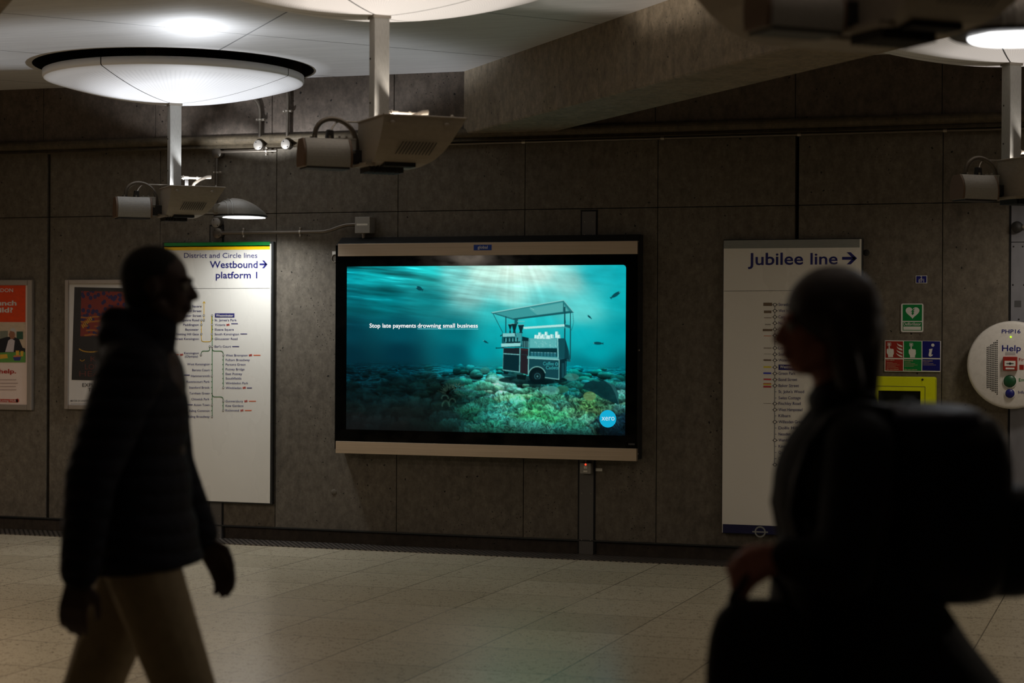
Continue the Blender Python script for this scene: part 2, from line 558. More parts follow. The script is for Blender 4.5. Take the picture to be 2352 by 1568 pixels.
# two deep concrete beams crossing the hall at an angle
bd = np.array([.652, -.758]); bn = np.array([.758, .652])       # along / across the beams
for k, base in enumerate(((-4.65, .02), (-4.65-4.13*.758, .02-4.13*.652))):
    P0 = np.array(base)-bd*3*(k > 0); L = 14.0 if k == 0 else 17
    Q = [P0, P0+bd*L, P0+bd*L+bn*.50, P0+bn*.50]
    if k == 0:
        Q = [np.array((-4.65+.12*bd[0]/bd[1]*-1*-1*0, .02)), P0+bd*L, P0+bd*L+bn*.50, np.array((-4.65+.50/.758, .02))]
    mb = MB(); zb = 2.897
    mb.hexa([(q[0], q[1], zb) for q in Q]+[(q[0], q[1], CEIL+.3) for q in Q])
    struct(mb.build('trim_%d' % (2+k), M['beam'], bevel=.012))

# perforated drainage strip along the foot of the wall


def grating_mat():
    k = NT('perforated_strip'); p = k.pos()
    sx = k.n('ShaderNodeSeparateXYZ'); k.t.links.new(p, sx.inputs[0])
    r = k.math('DIVIDE', sx.outputs[1], .030)
    sh = k.math('MULTIPLY', k.math('MODULO', k.math('FLOOR', r), 2.0), .5)
    fx = k.math('SUBTRACT', k.math('FRACT', k.math('ADD', k.math('DIVIDE', sx.outputs[0], .042), sh)), .5)
    fy = k.math('SUBTRACT', k.math('FRACT', r), .5)
    d = k.math('SQRT', k.math('ADD', k.math('MULTIPLY', fx, fx), k.math('MULTIPLY', fy, fy)))
    stud = k.math('LESS_THAN', d, .33)
    k.bump(k.ramp(d, .2, .45, 1, 0), .8, .004)
    return k.set(color=k.mix(stud, lin((48, 44, 40)), lin((120, 110, 100))), rough=.4, metal=.35)


mb = MB(); mb.box((X0, -.315, -.01), (X1, .008, .006))
tag(mb.build('drainage_strip', grating_mat(), origin=(-4.5, -.15, 0)), 'studded dark metal drainage strip lying along the foot of the concrete wall', 'drain cover')


# ================================================================ CEILING LAMPS
SAUCER_R = .89


def lamp_beam(parent, col, power):
    """the projector inside the housing: throws its light up onto the saucer, stronger towards the rim, little beyond it"""
    L = bpy.data.lights.new('projector', 'SPOT'); L.energy = power; L.color = col; L.shadow_soft_size = .012
    L.spot_size = math.radians(144); L.spot_blend = .25
    L.use_nodes = True; t = L.node_tree; em = t.nodes['Emission']
    tc = t.nodes.new('ShaderNodeTexCoord'); sp = t.nodes.new('ShaderNodeSeparateXYZ'); t.links.new(tc.outputs['Normal'], sp.inputs[0])
    ab = t.nodes.new('ShaderNodeMath'); ab.operation = 'ABSOLUTE'; t.links.new(sp.outputs[2], ab.inputs[0])
    mx = t.nodes.new('ShaderNodeMath'); mx.operation = 'MAXIMUM'; mx.inputs[1].default_value = .40; t.links.new(ab.outputs[0], mx.inputs[0])
    pw = t.nodes.new('ShaderNodeMath'); pw.operation = 'POWER'; pw.inputs[1].default_value = -3.6; t.links.new(mx.outputs[0], pw.inputs[0])
    mr = t.nodes.new('ShaderNodeMapRange'); mr.inputs[1].default_value = .68; mr.inputs[2].default_value = .80
    mr.inputs[3].default_value = .30; mr.inputs[4].default_value = 1.0; t.links.new(ab.outputs[0], mr.inputs[0])
    ml = t.nodes.new('ShaderNodeMath'); ml.operation = 'MULTIPLY'; t.links.new(pw.outputs[0], ml.inputs[0]); t.links.new(mr.outputs[0], ml.inputs[1])
    lo = t.nodes.new('ShaderNodeMapRange'); lo.inputs[1].default_value = .30; lo.inputs[2].default_value = .44; t.links.new(ab.outputs[0], lo.inputs[0])
    m2 = t.nodes.new('ShaderNodeMath'); m2.operation = 'MULTIPLY'; t.links.new(ml.outputs[0], m2.inputs[0]); t.links.new(lo.outputs[0], m2.inputs[1])
    t.links.new(m2.outputs[0], em.inputs['Strength'])
    o = bpy.data.objects.new('projector', L); COL.objects.link(o); o.parent = parent
    o.location = (.10, -.12, .15); o.rotation_euler = (PI, 0, 0)
    return o


def half_hull(mb_shell, sgn):
    """one half of the double-ended lamp housing in lamp coordinates (u, v, height above its bottom)"""
    H = .225
    D = [(0, -.42, .30), (.15, -.41, .285), (.29, -.395, .265), (.5, -.365, .245), (.69, -.33, .22), (.85, -.29, .19), (.93, -.26, .165), (1.0, -.19, .14)]
    ring = []
    for d, vf, ur in D:
        z = H*(1-d)
        ring.append([(sgn*-.12, sgn*vf, z), (sgn*ur, sgn*vf, z), (sgn*ur, sgn*-.035, z), (sgn*-.12, sgn*-.035, z)])
    vv = [q for r in ring for q in r]; n = len(ring)
    ff = [(i*4+k, i*4+(k+1) % 4, (i+1)*4+(k+1) % 4, (i+1)*4+k) for i in range(n-1) for k in range(4)]
    ff.append(tuple((n-1)*4+k for k in range(4)))
    mb_shell.add(vv, ff)
    # rolled rim along the open top
    for a, b in ((0, 1), (1, 2), (2, 3), (3, 0)):
        mb_shell.tube([ring[0][a], ring[0][b]], .006, 6)


def ceiling_lamp(i, label, col, power, warm=None):
    lx, ly = LAMPS[i]; zb = LAMP_Z[i]
    root = thing('ceiling_lamp', label, 'ceiling lamp', (lx, ly, zb), GRID, 'saucer lamps on square poles', world=False)
    # saucer: shallow bowl with an upright rim, just inside the ceiling opening
    R = SAUCER_R; zr = 3.243-zb; zc = 3.087-zb
    prof = [(.035, zc)]
    for k in range(1, 25):
        r = R*k/24*.985
        prof.append((max(r, .036), zc+(zr-zc-.006)*(r/(R*.985))**1.8))
    prof += [(R*.995, zr), (R, zr+.008), (R, zr+.047), (R-.012, zr+.052), (R-.014, zr+.012)]
    prof += [(R*.97*k/12, zc+.02+(zr-zc)*(k/12*.97)**1.75) for k in range(12, 0, -1)]+[(.035, zc+.02)]
    mb = MB(); mb.lathe(prof, seg=128); sa = mb.build('saucer', M['saucer'], root)
    # hanger studs between saucer and ceiling drum
    mb = MB()
    for k in range(4):
        a = PI/4+k*PI/2
        mb.tube([(.6*math.cos(a), .6*math.sin(a), zr-.055), (.6*math.cos(a), .6*math.sin(a), CEIL+.3-zb)], .012, 8)
    mb.build('hanger', M['dark_metal'], root)
    mb = MB(); mb.box((-.040, -.040, .06), (.040, .040, zc+.03)); po = mb.build('pole', M['pole'], root, bevel=.004)
    mb = MB(); mb.box((-.046, -.046, zc-.014), (.046, .046, zc+.004)); mb.build('pole_cap', M['steel'], root, bevel=.002)
    mb = MB()
    for z in (.13, .33, .55):
        mb.sphere((-.0405, .018, z), .005, 8, 6)
    mb.build('rivet', M['dark_metal'], po)
    for sgn in ((1, -1) if i == 3 else (1,)):
        mb = MB(); half_hull(mb, sgn)
        if sgn < 0: mb.v = [(q[0]*1.18, q[1]*1.18, q[2]*1.0) for q in mb.v]
        k_s = .88 if i == 0 else 1.0
        mb.v = [(q[0]*k_s, q[1]*k_s, q[2]*k_s) for q in mb.v]
        ho = mb.build('uplight_housing', M['housing'], root)
        if sgn < 0: continue
        # louvre slots on the lower front
        mb = MB()
        for k in range(11):
            u0 = -.035+k*.017
            pts = [(u0+.028, -.388, .155), (u0+.034, -.388, .155), (u0+.006, -.312, .052), (u0, -.312, .052)]
            # lie just proud of the curved front
            nrm = np.array([0, -.82, -.57])*.010
            P = [np.array(q)+nrm for q in ((u0+.028, -.366, .1125), (u0+.034, -.366, .1125), (u0+.010, -.318, .055), (u0+.004, -.318, .055))]
            mb.add([(sgn*q[0], sgn*q[1], q[2]) for q in P], [(0, 1, 2, 3)])
        mb.build('louvre', M['dark_metal'], ho)
        mb = MB(); mb.box(tuple(np.array((-.06, -.262, -.004))), (.10, -.185, .016))
        if sgn < 0: mb.v = [(-q[0], -q[1], q[2]) for q in mb.v]
        mb.build('vent_recess', M['black'], ho)
        mb = MB()
        for k in range(9):
            u0 = -.115+k*.021; mb.box((u0, -.20, -.030), (u0+.006, -.05, .004))
        if sgn < 0: mb.v = [(-q[0], -q[1], q[2]) for q in mb.v]
        mb.build('cooling_fin', M['dark_metal'], ho)
        mb = MB()
        for u0 in (-.075, .20):
            mb.sphere((sgn*u0, sgn*-.418, .190), .014, 10, 8, (1, .5, .8))
        mb.sphere((sgn*.235, sgn*-.40, .232), .010, 8, 6)
        mb.build('screw', M['housing'], ho)
        # bottom lip plate that carries the arm
        mb = MB(); mb.box((-.15, -.24, -.002), (-.10, -.05, .012))
        if sgn < 0: mb.v = [(-q[0], -q[1], q[2]) for q in mb.v]
        mb.build('lip_plate', M['housing'], ho)
        if i == 0:
            for ch in ho.children: ch.scale = (k_s, k_s, k_s)
    # pipe couplings on the pole
    mb = MB()
    mb.tube([(.04, 0, .285), (.10, 0, .285)], .012, 10); mb.tube([(.06, 0, .285), (.066, 0, .285)], .017, 10)
    mb.tube([(.10, 0, .285), (.16, 0, .285)], .008, 8); mb.tube([(.155, 0, .285), (.168, 0, .285)], .012, 8); mb.tube([(.165, 0, .285), (.26, 0.0, .290)], .007, 8)
    mb.build('pipe_coupling', M['steel'], root)
    mb = MB(); mb.tube([(.12, .0, .20), (.14, 0, .245), (.18, 0, .275), (.23, 0, .296), (.26, 0, .30)], .011, 8); mb.build('flexible_cable', M['conduit'], root)
    # small plate added to keep the projector's light off the pole
    d_ = np.array((-.64, .768, 0)); n_ = np.array((.768, .64, 0)); c_ = np.array((.10, -.12, 0))+d_*.05
    mb = MB(); mb.prism([tuple(c_-n_*.020+np.array((0, 0, .10))), tuple(c_+n_*.020+np.array((0, 0, .10))), tuple(c_+n_*.020+np.array((0, 0, .262))), tuple(c_-n_*.020+np.array((0, 0, .262)))], tuple(d_*.003))
    mb.build('added_light_block', M['dark_metal'], root)
    lamp_beam(root, col, power)
    return root


def loudspeaker(i, label):
    lx, ly = LAMPS[i]
    c = np.array([lx, ly, 0])+UV*-.30+VV*-.06
    root = thing('loudspeaker', label, 'loudspeaker', (c[0], c[1], LAMP_Z[i]-.008), GRID, 'box loudspeakers beside the lamp poles', world=False)
    W, H = .118, .142
    # body: rounded trapezoid section, lying along the arm
    sec = [(-.066-.010*math.sin(PI*t*.9)+.036*t**3, H*t) for t in np.linspace(0, 1, 12)]+[(.060+.008*math.sin(PI*t*.9)-.030*t**3, H*t) for t in np.linspace(1, 0, 12)]
    mb = MB(); mb.prism([(-W+.006, q[0], q[1]) for q in sec], (2*W-.012, 0, 0)); mb.build('cabinet', M['speaker'], root, bevel=.004)
    mb = MB(); mb.prism([(-W-.006, q[0]*.97, q[1]*.98+.001) for q in sec], (.012, 0, 0)); mb.prism([(W-.006, q[0]*.97, q[1]*.98+.001) for q in sec], (.012, 0, 0))
    mb.build('end_plate', flat_end, root, bevel=.003)
    mb = MB(); mb.box((-W+.01, -.066, -.008), (W-.01, .058, .002)); mb.build('base_strip', M['dark_metal'], root)
    # bracket towards the housing
    mb = MB(); mb.box((W+.004, -.03, .02), (W+.05, .03, .075)); mb.prism([(W+.03, -.034, .03+.0), (W+.10, -.034, .035), (W+.115, -.034, .05), (W+.115, -.034, .075), (W+.10, -.034, .09), (W+.03, -.034, .09)], (0, .006, 0))
    mb.build('bracket', M['dark_metal'], root, bevel=.002)
    mb = MB(); mb.box((.05, -.03, H-.002), (W+.035, .028, H+.004)); mb.box((W+.006, -.026, .09), (W+.035, .024, H+.003)); mb.build('mounting_plate', M['pole'], root)
    mb = MB()
    for u in (-.06, .02, .07, .105): mb.tube([(u, -.02, H), (u, -.02, H+.014)], .0055, 8)
    mb.build('bolt', M['steel'], root)
    mb = MB()
    arc = [(-.045+.215*(1-math.cos(a))/2*1.0, .02, H-.01+.125*math.sin(a)**.75 - .03*(1-math.cos(a))/2) for a in np.linspace(0, PI, 17)]
    arc[-1] = (arc[-1][0]+.01, .02, H-.075)
    mb.tube(arc, .0125, 10); mb.build('conduit_loop', M['conduit'], root)
    mb = MB(); mb.tube([(-.05, .02, H-.002), (-.05, .02, H+.010)], .019, 10); mb.build('gland', M['dark_metal'], root)
    mb = MB(); mb.prism([(.005, -.015, H), (.045, -.015, H), (.042, -.015, H+.042), (.012, -.015, H+.046)], (0, .03, 0)); mb.build('plug', M['dark_metal'], root, bevel=.003)
    mb = MB(); mb.tube([(.032, 0, H+.04), (.045, .01, H+.062), (.065, .02, H+.084), (.09, .03, H+.092), (.16, .05, H+.094), (.262, .06, H+.096)], .0042, 8); mb.build('signal_cable', M['steel'], root)
    return root


def floodlight(i, label, power, col):
    lx, ly = LAMPS[i]
    c = np.array([lx, ly, 0])+UV*.30+VV*.02
    root = thing('floodlight', label, 'floodlight', (c[0], c[1], LAMP_Z[i]+(.036 if i == 0 else .05)), GRID, 'leaf shaped floodlights', world=False)
    # leaf-shaped shell: pointed nose, domed back, flat underside
    n = 17; vv = []; ff = []; seg = 14
    for i_ in range(n):
        t = i_/(n-1); u = .37*t
        hw = .165*(math.sin(PI*min(1, (t*.93+.07)))**.7)+.004
        hh = .118*(max(0.0, 1-((t-.32)/.68)**2) if t > .32 else (.62+.38*(t/.32)))+.002
        for k in range(seg+1):
            a = PI*k/seg; vv.append((u, -hw*math.cos(a), hh*math.sin(a)**.8))
    for i_ in range(n-1):
        for k in range(seg):
            ff.append((i_*(seg+1)+k, i_*(seg+1)+k+1, (i_+1)*(seg+1)+k+1, (i_+1)*(seg+1)+k))
    mb = MB(); mb.add(vv, ff, True); ff2 = [tuple(range(seg+1))]; mb.add(vv[:seg+1], ff2)
    mb.build('shell', M['speaker'], root)
    mb = MB(); rim = [(vv[i_*(seg+1)][0], vv[i_*(seg+1)][1], .002) for i_ in range(n)]+[(vv[i_*(seg+1)+seg][0], vv[i_*(seg+1)+seg][1], .002) for i_ in range(n-1, -1, -1)]
    mb.prism(rim, (0, 0, -.012)); mb.build('rim', M['dark_metal'], root)
    lens = [(.06+q[0]*.80, q[1]*.80, -.0125) for q in rim]
    mb = MB(); mb.prism(lens, (0, 0, -.004)); mb.build('lens', glow('lit_lens', (255, 255, 255), 3.0 if i == 0 else 4.0), root)
    mb = MB()
    for u in (.055, .085):
        k0 = int(u/.37*(n-1)); hw = .168*(math.sin(PI*min(1, (u/.37*.93+.07)))**.7)+.005; hh = .12*(.62+.38*(u/.37/.32))+.003
        mb.tube([(u, -hw*math.cos(PI*k/12), hh*math.sin(PI*k/12)**.8) for k in range(13)], .004, 6)
    mb.build('shell_seam', M['pole'], root)
    mb = MB(); mb.tube([(-.0, -.05, .045), (-.0, .05, .045)], .030, 14); mb.box((-.07, -.02, .01), (.0, .02, .04)); mb.build('swivel', M['speaker'], root, bevel=.002)
    L = bpy.data.lights.new('flood_beam', 'AREA'); L.shape = 'RECTANGLE'; L.size = .20; L.size_y = .16; L.energy = power; L.color = col; L.spread = math.radians(150)
    ob = bpy.data.objects.new('flood_beam', L); COL.objects.link(ob); ob.parent = root; ob.location = (.2, 0, -.03)
    return root


flat_end = flat('warm_lit_end_plate', (104, 82, 64), .5, .1)  # warm light on the loudspeaker ends, put into their brown colour
ceiling_lamp(0, 'round white saucer lamp glowing cool white, its pole in front of the line diagram sign', (.90, .94, 1.0), 23)
ceiling_lamp(1, 'saucer lamp with its pole above the advertising screen, saucer mostly out of frame', (1, .90, .80), 16)
ceiling_lamp(2, 'saucer lamp whose pole hangs above the round help point', (1, .92, .84), 9.5)
ceiling_lamp(3, 'nearest saucer lamp, only its dark housing shows above the person with the backpack', (1, .84, .72), 12)
loudspeaker(0, 'small grey loudspeaker hanging above the framed poster, farthest of its kind')
loudspeaker(1, 'grey loudspeaker with a black conduit loop hanging above the advertising screen')
loudspeaker(2, 'shadowed loudspeaker with warm-lit end beside the pole above the help point')
loudspeaker(3, 'large nearest loudspeaker in front of the concrete beam, cut off by the frame top')
floodlight(0, 'leaf shaped floodlight lit white above the line diagram sign with green top', 11, (.93, .97, 1))
floodlight(3, 'bright lit floodlight cut off by the picture edge beneath the nearest lamp', 1.2, (.85, .93, 1))


# ================================================================ CONDUITS AND SMALL FITTINGS ON THE WALL
def pip(px, py, off): return wall(px, py, off)


def bend(a, b, c, n=6):
    a, b, c = (np.array(q) for q in (a, b, c))
    return [(1-t)**2*a+2*t*(1-t)*b+t*t*c for t in np.linspace(0, 1, n)]


def clip(mb, p, axis='x', r=.017):
    """a pipe saddle round a pipe at p"""
    p = np.array(p)
    if axis == 'x':
        mb.tube([p+(-.006, 0, 0), p+(.006, 0, 0)], r, 12); mb.box((p[0]-.008, p[1]-.004, p[2]-.034), (p[0]+.008, p[1]+.014, p[2]+.034))
        for s in (-1, 1): mb.sphere(p+(0, -.004, s*.026), .009, 8, 6)
    else:
        mb.tube([p+(0, 0, -.006), p+(0, 0, .006)], r, 12); mb.box((p[0]-.034, p[1]-.004, p[2]-.008), (p[0]+.034, p[1]+.014, p[2]+.008))
        for s in (-1, 1): mb.sphere(p+(s*.026, -.004, 0), .009, 8, 6)


def round_box(name_px, off, label, r=.036, mat='cap'):
    c = wall(*name_px, off)
    root = thing('junction_box', label, 'junction box', (c[0], c[1]+.045, c[2]), 0, 'round conduit boxes')
    mb = MB(); mb.lathe([(.0005, -.0), (r*.93, 0), (r*.93, .06), (.0005, .06)], (c[0], c[1]+.0615, c[2]), 24, 'y'); mb.build('body', M['conduit'], root)
    mb = MB(); mb.lathe([(.0005, .0), (r, 0), (r, .006), (r-.002, .008), (.0005, .008)], (c[0], c[1]+.003, c[2]), 24, 'y'); mb.build('lid', M[mat], root)
    mb = MB()
    for dx, dz in ((-.5, .62), (.5, -.62)): mb.sphere((c[0]+dx*r*.9, c[1]-.006, c[2]+dz*r*.9), .0045, 8, 6)
    mb.build('screw', M['dark_metal'], root)


UO = UP_OFF+.03
for k, (top, corner, bot, cl, lab) in enumerate((((560, 221), (598, 222), (597, 322), (598, 275), 'curved steel conduit rising behind the glowing saucer, nearer the pole'),
                                                 ((640, 186), (662, 188), (660, 320), (660, 255), 'curved steel conduit rising beside the glowing saucer, farther from the pole'))):
    c0, c1, c2 = pip(*top, UO), pip(*corner, UO), pip(*bot, UO)
    root = thing('conduit', lab, 'conduit', c2)
    path = [c0+np.array((-.35, 0, .004)), c0]+bend(c0, c1, c1+np.array((0, 0, -.13)), 8)+[c2]
    mb = MB(); mb.tube(path, .0125, 10); mb.build('pipe', M['conduit'], root)
    mb = MB(); clip(mb, pip(*cl, UO), 'z'); mb.build('saddle', M['steel'], root)
    round_box(((593, 333), (656, 331))[k], UO+.03, ('round lidded conduit box at the foot of the curved conduit nearest the saucer pole',
              'round lidded conduit box at the foot of the outer curved conduit')[k])

LO = .028
round_box((498, 351), LO+.03, 'dull round conduit box under the concrete ledge', .038, 'conduit')
a, b = pip(508, 349, LO+.04), pip(636, 346, LO+.04)
r_ = thing('conduit', 'short level conduit running just under the ledge to the curved conduits', 'conduit', a)
mb = MB(); mb.tube([a, b], .011, 10); mb.build('pipe', M['conduit'], r_)
mb = MB(); clip(mb, pip(612, 346.5, LO+.04), 'x', .015); mb.build('saddle', M['steel'], r_)
a, b = pip(498, 362, LO+.02), pip(497, 505, LO+.02)
r_ = thing('conduit', 'upright conduit dropping from the ledge box behind the glowing floodlight', 'conduit', b)
mb = MB(); mb.tube([a, b], .012, 10); mb.build('pipe', M['conduit'], r_)
mb = MB(); clip(mb, pip(499, 396, LO+.02), 'z'); mb.build('saddle', M['steel'], r_)
round_box((496, 511), LO+.03, 'pale round conduit box above the line diagram sign, upper of two', .036)
round_box((499, 535), LO+.03, 'brown round conduit box touching the line diagram sign, lower of two', .038, 'conduit')
pp = [pip(510, 535, LO+.02), pip(742, 532, LO+.02)]
p3 = pip(760, 529, LO+.02); p4 = pip(785, 518, LO+.02); p5 = pip(800, 516, LO+.02); p6 = pip(820, 515, LO+.02)
r_ = thing('conduit', 'level conduit with a swan-neck bend running to the square box above the screen', 'conduit', pp[0])
mb = MB(); mb.tube(pp[:1]+[pip(640, 533.5, LO+.02)]+bend(pp[1], p3, (p3+p4)/2, 6)+bend((p3+p4)/2, p4, p5, 6)[1:]+[p6], .0145, 12); mb.build('pipe', M['conduit'], r_)
for px in (560, 690):
    mb = MB(); clip(mb, pip(px, 534.4 if px == 560 else 533, LO+.02), 'x', .019); mb.build('saddle', M['steel'], r_)
c0 = wall(834, 518, .06)
r_ = thing('isolator_box', 'square grey metal box with a white strip on the wall above the screen', 'electrical box', (c0[0], -.03, c0[2]))
mb = MB(); rect_px(mb, 815, 498, 849, 535, .10, .098); mb.build('body', M['speaker'], r_, bevel=.003)
mb = MB(); rect_px(mb, 819, 513.5, 844, 517.5, .1015); mb.build('label_strip', M['white_sign'], r_)
mb = MB(); a, b = pip(835, 534, .05), pip(835, 548, .05); mb.tube([a, b], .011, 10); mb.tube([a, a*.6+b*.4], .016, 8); mb.build('pipe_stub', M['steel'], r_)

# long cable pipe beneath the ledge
a = wall(1000, 331.5, .05); b = np.array([X1-.1, a[1], a[2]])
r_ = thing('conduit', 'long thin dark pipe running under the ledge past the concrete beam', 'conduit', a)
mb = MB(); mb.tube([a, b], .012, 10); mb.build('pipe', M['conduit'], r_)
for px in (1203, 1522, 1836, 2171):
    q = wall(px, 310, .05); mb = MB(); mb.tube([(q[0], -.05, a[2]), (q[0], -.05, a[2]+.05)], .006, 8); mb.tube([(q[0]-.012, -.05, a[2]), (q[0]+.012, -.05, a[2])], .0155, 10)
    mb.build('hanger', M['steel'], r_)

# flush cover strips set into the wall
trunk = flat('grey_trunking', (92, 88, 84), .5, .2)


def trunking(x0, x1, y0, y1, label):
    a = wall(x0, y0, .0); b = wall(x1, y1, .0); z1, z0 = a[2], max(.002, b[2])
    r_ = thing('trunking_cover', label, 'trunking', ((a[0]+b[0])/2, 0, z0))
    mb = MB(); mb.box((a[0]-.012, -.004, z0), (b[0]+.012, .0, z1+.012)); mb.build('shadow_gap', M['black'], r_)
    mb = MB(); mb.box((a[0], -.010, z0), (b[0], -.004, z1)); mb.build('cover', trunk, r_)
    mb = MB()
    for zz in (z0+.15*(z1-z0), z0+.62*(z1-z0)):
        for xx in (a[0]+.018, b[0]-.018): mb.sphere((xx, -.0105, zz), .004, 8, 6)
    mb.build('screw', M['steel'], r_)


trunking(485, 511, 520, 562, 'short flush cover strip in the wall between round boxes and line diagram sign')
trunking(483, 510, 1152, 1238, 'flush metal cover strip below the line diagram sign')
trunking(1338, 1369, 486, 548, 'flush cover strip in the wall above the advertising screen')
trunking(1332, 1363, 1046, 1276, 'grey metal cover strip running from the screen down to the floor')
c0 = wall(1345, 1076, .05)
r_ = thing('power_switch', 'small grey switch box with a red light below the screen', 'electrical switch', (c0[0], -.03, c0[2]))
mb = MB(); rect_px(mb, 1332, 1063, 1357, 1088, .06, .049); mb.build('body', M['speaker'], r_, bevel=.004)
mb = MB(); disc_px(mb, 1345, 1066.5, 2.4, .062, 12); mb.build('indicator_light', glow('red_led', (255, 70, 40), 1.6), r_)
mb = MB(); rect_px(mb, 1341, 1070, 1348, 1076, .0615); rect_px(mb, 1340, 1080, 1349, 1084, .0615); mb.build('sticker', M['white_sign'], r_)
mb = MB(); mb.tube([wall(1346, 1052, .04), wall(1346, 1064, .04)], .010, 8); mb.build('pipe_stub', M['conduit'], r_)
mb = MB(); rect_px(mb, 1368, 1075, 1383, 1082, .004, .004); tag(mb.build('asset_tag', M['white_sign'], origin=wall(1375, 1078, .0)), 'tiny white tag on the wall beside the switch box below the screen', 'tag', 'white asset tags')
mb = MB(); rect_px(mb, 763, 577, 775, 584, .004, .004); tag(mb.build('asset_tag', M['white_sign'], origin=wall(769, 580, .0)), 'tiny white tag on the wall at the upper corner of the screen', 'tag', 'white asset tags')
mb = MB(); q = wall(768, 593, .006); mb.tube([q+np.array((.022*math.cos(t), 0, .028*math.sin(t))) for t in np.linspace(1.2, 5.2, 14)], .003, 6)
tag(mb.build('wire_loop', M['steel'], origin=q), 'small loop of wire at the edge of the advertising screen', 'wire')
for px, py, lab in ((767, 1130, 'round plug in the concrete below the screen corner'), (1050, 1142, 'round plug in the concrete under the middle of the screen'), (1990, 580, 'dark round plug in the wall beside the Jubilee line sign')):
    c = wall(px, py, 0); mb = MB(); mb.lathe([(.0005, .004), (.017, .004), (.021, 0.0015), (.021, -.004)], c, 20, 'y')
    tag(mb.build('wall_plug', M['concrete'] if px < 1900 else M['dark_metal'], origin=c), lab, 'wall plug', 'round plugs in the wall')


# ================================================================ LINE DIAGRAM SIGNS
def arrow_px(mb, x0, y0, x1, y1, off):
    """a broad right-pointing arrow inside a pixel box"""
    W_, H_ = x1-x0, y1-y0; cy = (y0+y1)/2; t = H_*.12
    quad_px(mb, [(x0, cy-t), (x1-W_*.12, cy-t), (x1-W_*.12, cy+t), (x0, cy+t)], off)
    for s in (-1, 1):
        quad_px(mb, [(x1, cy), (x1-W_*.42, cy+s*H_*.5), (x1-W_*.70, cy+s*H_*.5), (x1-W_*.27, cy)], off)


SO = .045                                            # face of the signs in front of the wall
a = wall(374, 559, SO); b = wall(624.5, 1158.5, SO)
sg = thing('line_diagram_sign', 'tall white District and Circle lines sign with green and yellow top and route map', 'sign', ((a[0]+b[0])/2, -.02, b[2]))
mb = MB(); rect_px(mb, 372, 557, 625, 1159, SO-.004, .039); mb.build('frame', M['sign_edge'], sg, bevel=.006)
mb = MB(); rect_px(mb, 377, 562, 620, 1155.5, SO); mb.build('panel', M['white_sign'], sg)


def c5(x, y): return 380+x/3.5655, 540+y/3.5655


yt = c5(0, 66)[1]
mb = MB(); rect_px(mb, 377, 557.8, 619.8, 565.4, SO+.001); mb.build('green_band', M['green'], sg)
mb = MB(); rect_px(mb, 377, 565.4, 619.8, 572.6, SO+.001); mb.build('yellow_band', M['yellow'], sg)
mb = MB(); line_px(mb, [(377, 662.5), (619.6, 661.8)], .7, SO+.001); mb.build('divider', M['rule'], sg)
T1 = SO+.0015


def t5(mb, s, x0, x1, y, cap, bold=.0):
    (p0, q), (p1, _) = c5(x0, y), c5(x1, y)
    put_text(mb, s, p0, p1, q, cap/3.5655, T1, bold)


mb = MB()
t5(mb, 'District and Circle lines', 152, 752, 185, 39, .004)
mb.build('line_heading', M['navy'], sg); mb = MB(); arrow_px(mb, *c5(770, 206), *c5(836, 270), T1); mb.build('arrow', M['navy'], sg); mb = MB()
t5(mb, 'Westbound', 363, 755, 267, 54, .016); mb.build('direction_lettering', M['navy'], sg); mb = MB(); t5(mb, 'platform', 412, 700, 352, 52, .016); mb.build('platform_lettering', M['navy'], sg); mb = MB(); t5(mb, 'I', 741, 752, 352, 52, .016)
mb.build('numeral', M['navy'], sg)
mb = MB()
CS = 17
for s, x0, x1, y in (("St. James's Park", 403, 583, 703), ('Victoria', 405, 490, 741), ('Sloane Square', 403, 560, 780), ('South Kensington', 403, 603, 818),
                     ('Gloucester Road', 403, 590, 856), ("Earl's Court", 403, 537, 919), ('West Brompton', 493, 673, 991), ('Fulham Broadway', 493, 690, 1029),
                     ('Parsons Green', 493, 656, 1066), ('Putney Bridge', 493, 648, 1105), ('East Putney', 493, 628, 1143), ('Southfields', 493, 622, 1180),
                     ('Wimbledon Park', 493, 677, 1219), ('Wimbledon', 493, 622, 1258), ('Gunnersbury', 492, 635, 1367), ('Kew Gardens', 492, 638, 1404),
                     ('Richmond', 492, 602, 1442), ('Euston Square', 130, 296, 590), ('Great Portland Street', 40, 295, 628), ('Baker Street', 148, 295, 667),
                     ('Edgware Road', 112, 277, 703), ('Paddington', 146, 273, 741), ('Bayswater', 163, 273, 780), ('Notting Hill Gate', 85, 273, 818),
                     ('High Street Kensington', 20, 273, 856), ('Kensington', 153, 273, 973), ('(Olympia)', 160, 265, 1000), ('West Kensington', 178, 363, 1064),
                     ('Barons Court', 219, 362, 1112), ('Hammersmith', 210, 363, 1160), ('Ravenscourt Park', 172, 362, 1207), ('Stamford Brook', 193, 362, 1255),
                     ('Turnham Green', 195, 362, 1302), ('Chiswick Park', 212, 360, 1350), ('Acton Town', 231, 362, 1397), ('Ealing Common', 193, 362, 1445),
                     ('Ealing Broadway', 185, 362, 1493)):
    mb = MB(); t5(mb, s, x0, x1, y, CS, .006); mb.build('station_name', M['navy'], sg)
mb = MB(); rect_px(mb, *c5(405, 639), *c5(565, 673), T1); mb.build('highlight', M['navy'], sg)
mb = MB(); (p0, q), (p1, _) = c5(413, 666), c5(556, 666); put_text(mb, 'Westminster', p0, p1, q, 19/3.5655, T1+.001, .012); mb.build('highlight_lettering', M['white_sign'], sg)


def route(pts, wd, off): 
    mb = MB()
    for seg_ in pts: line_px(mb, [c5(*q) for q in seg_], wd/3.5655, off)
    return mb


def rnd(a, c, b, n=6): return [((1-t)**2*a[0]+2*t*(1-t)*c[0]+t*t*b[0], (1-t)**2*a[1]+2*t*(1-t)*c[1]+t*t*b[1]) for t in np.linspace(0, 1, n)]


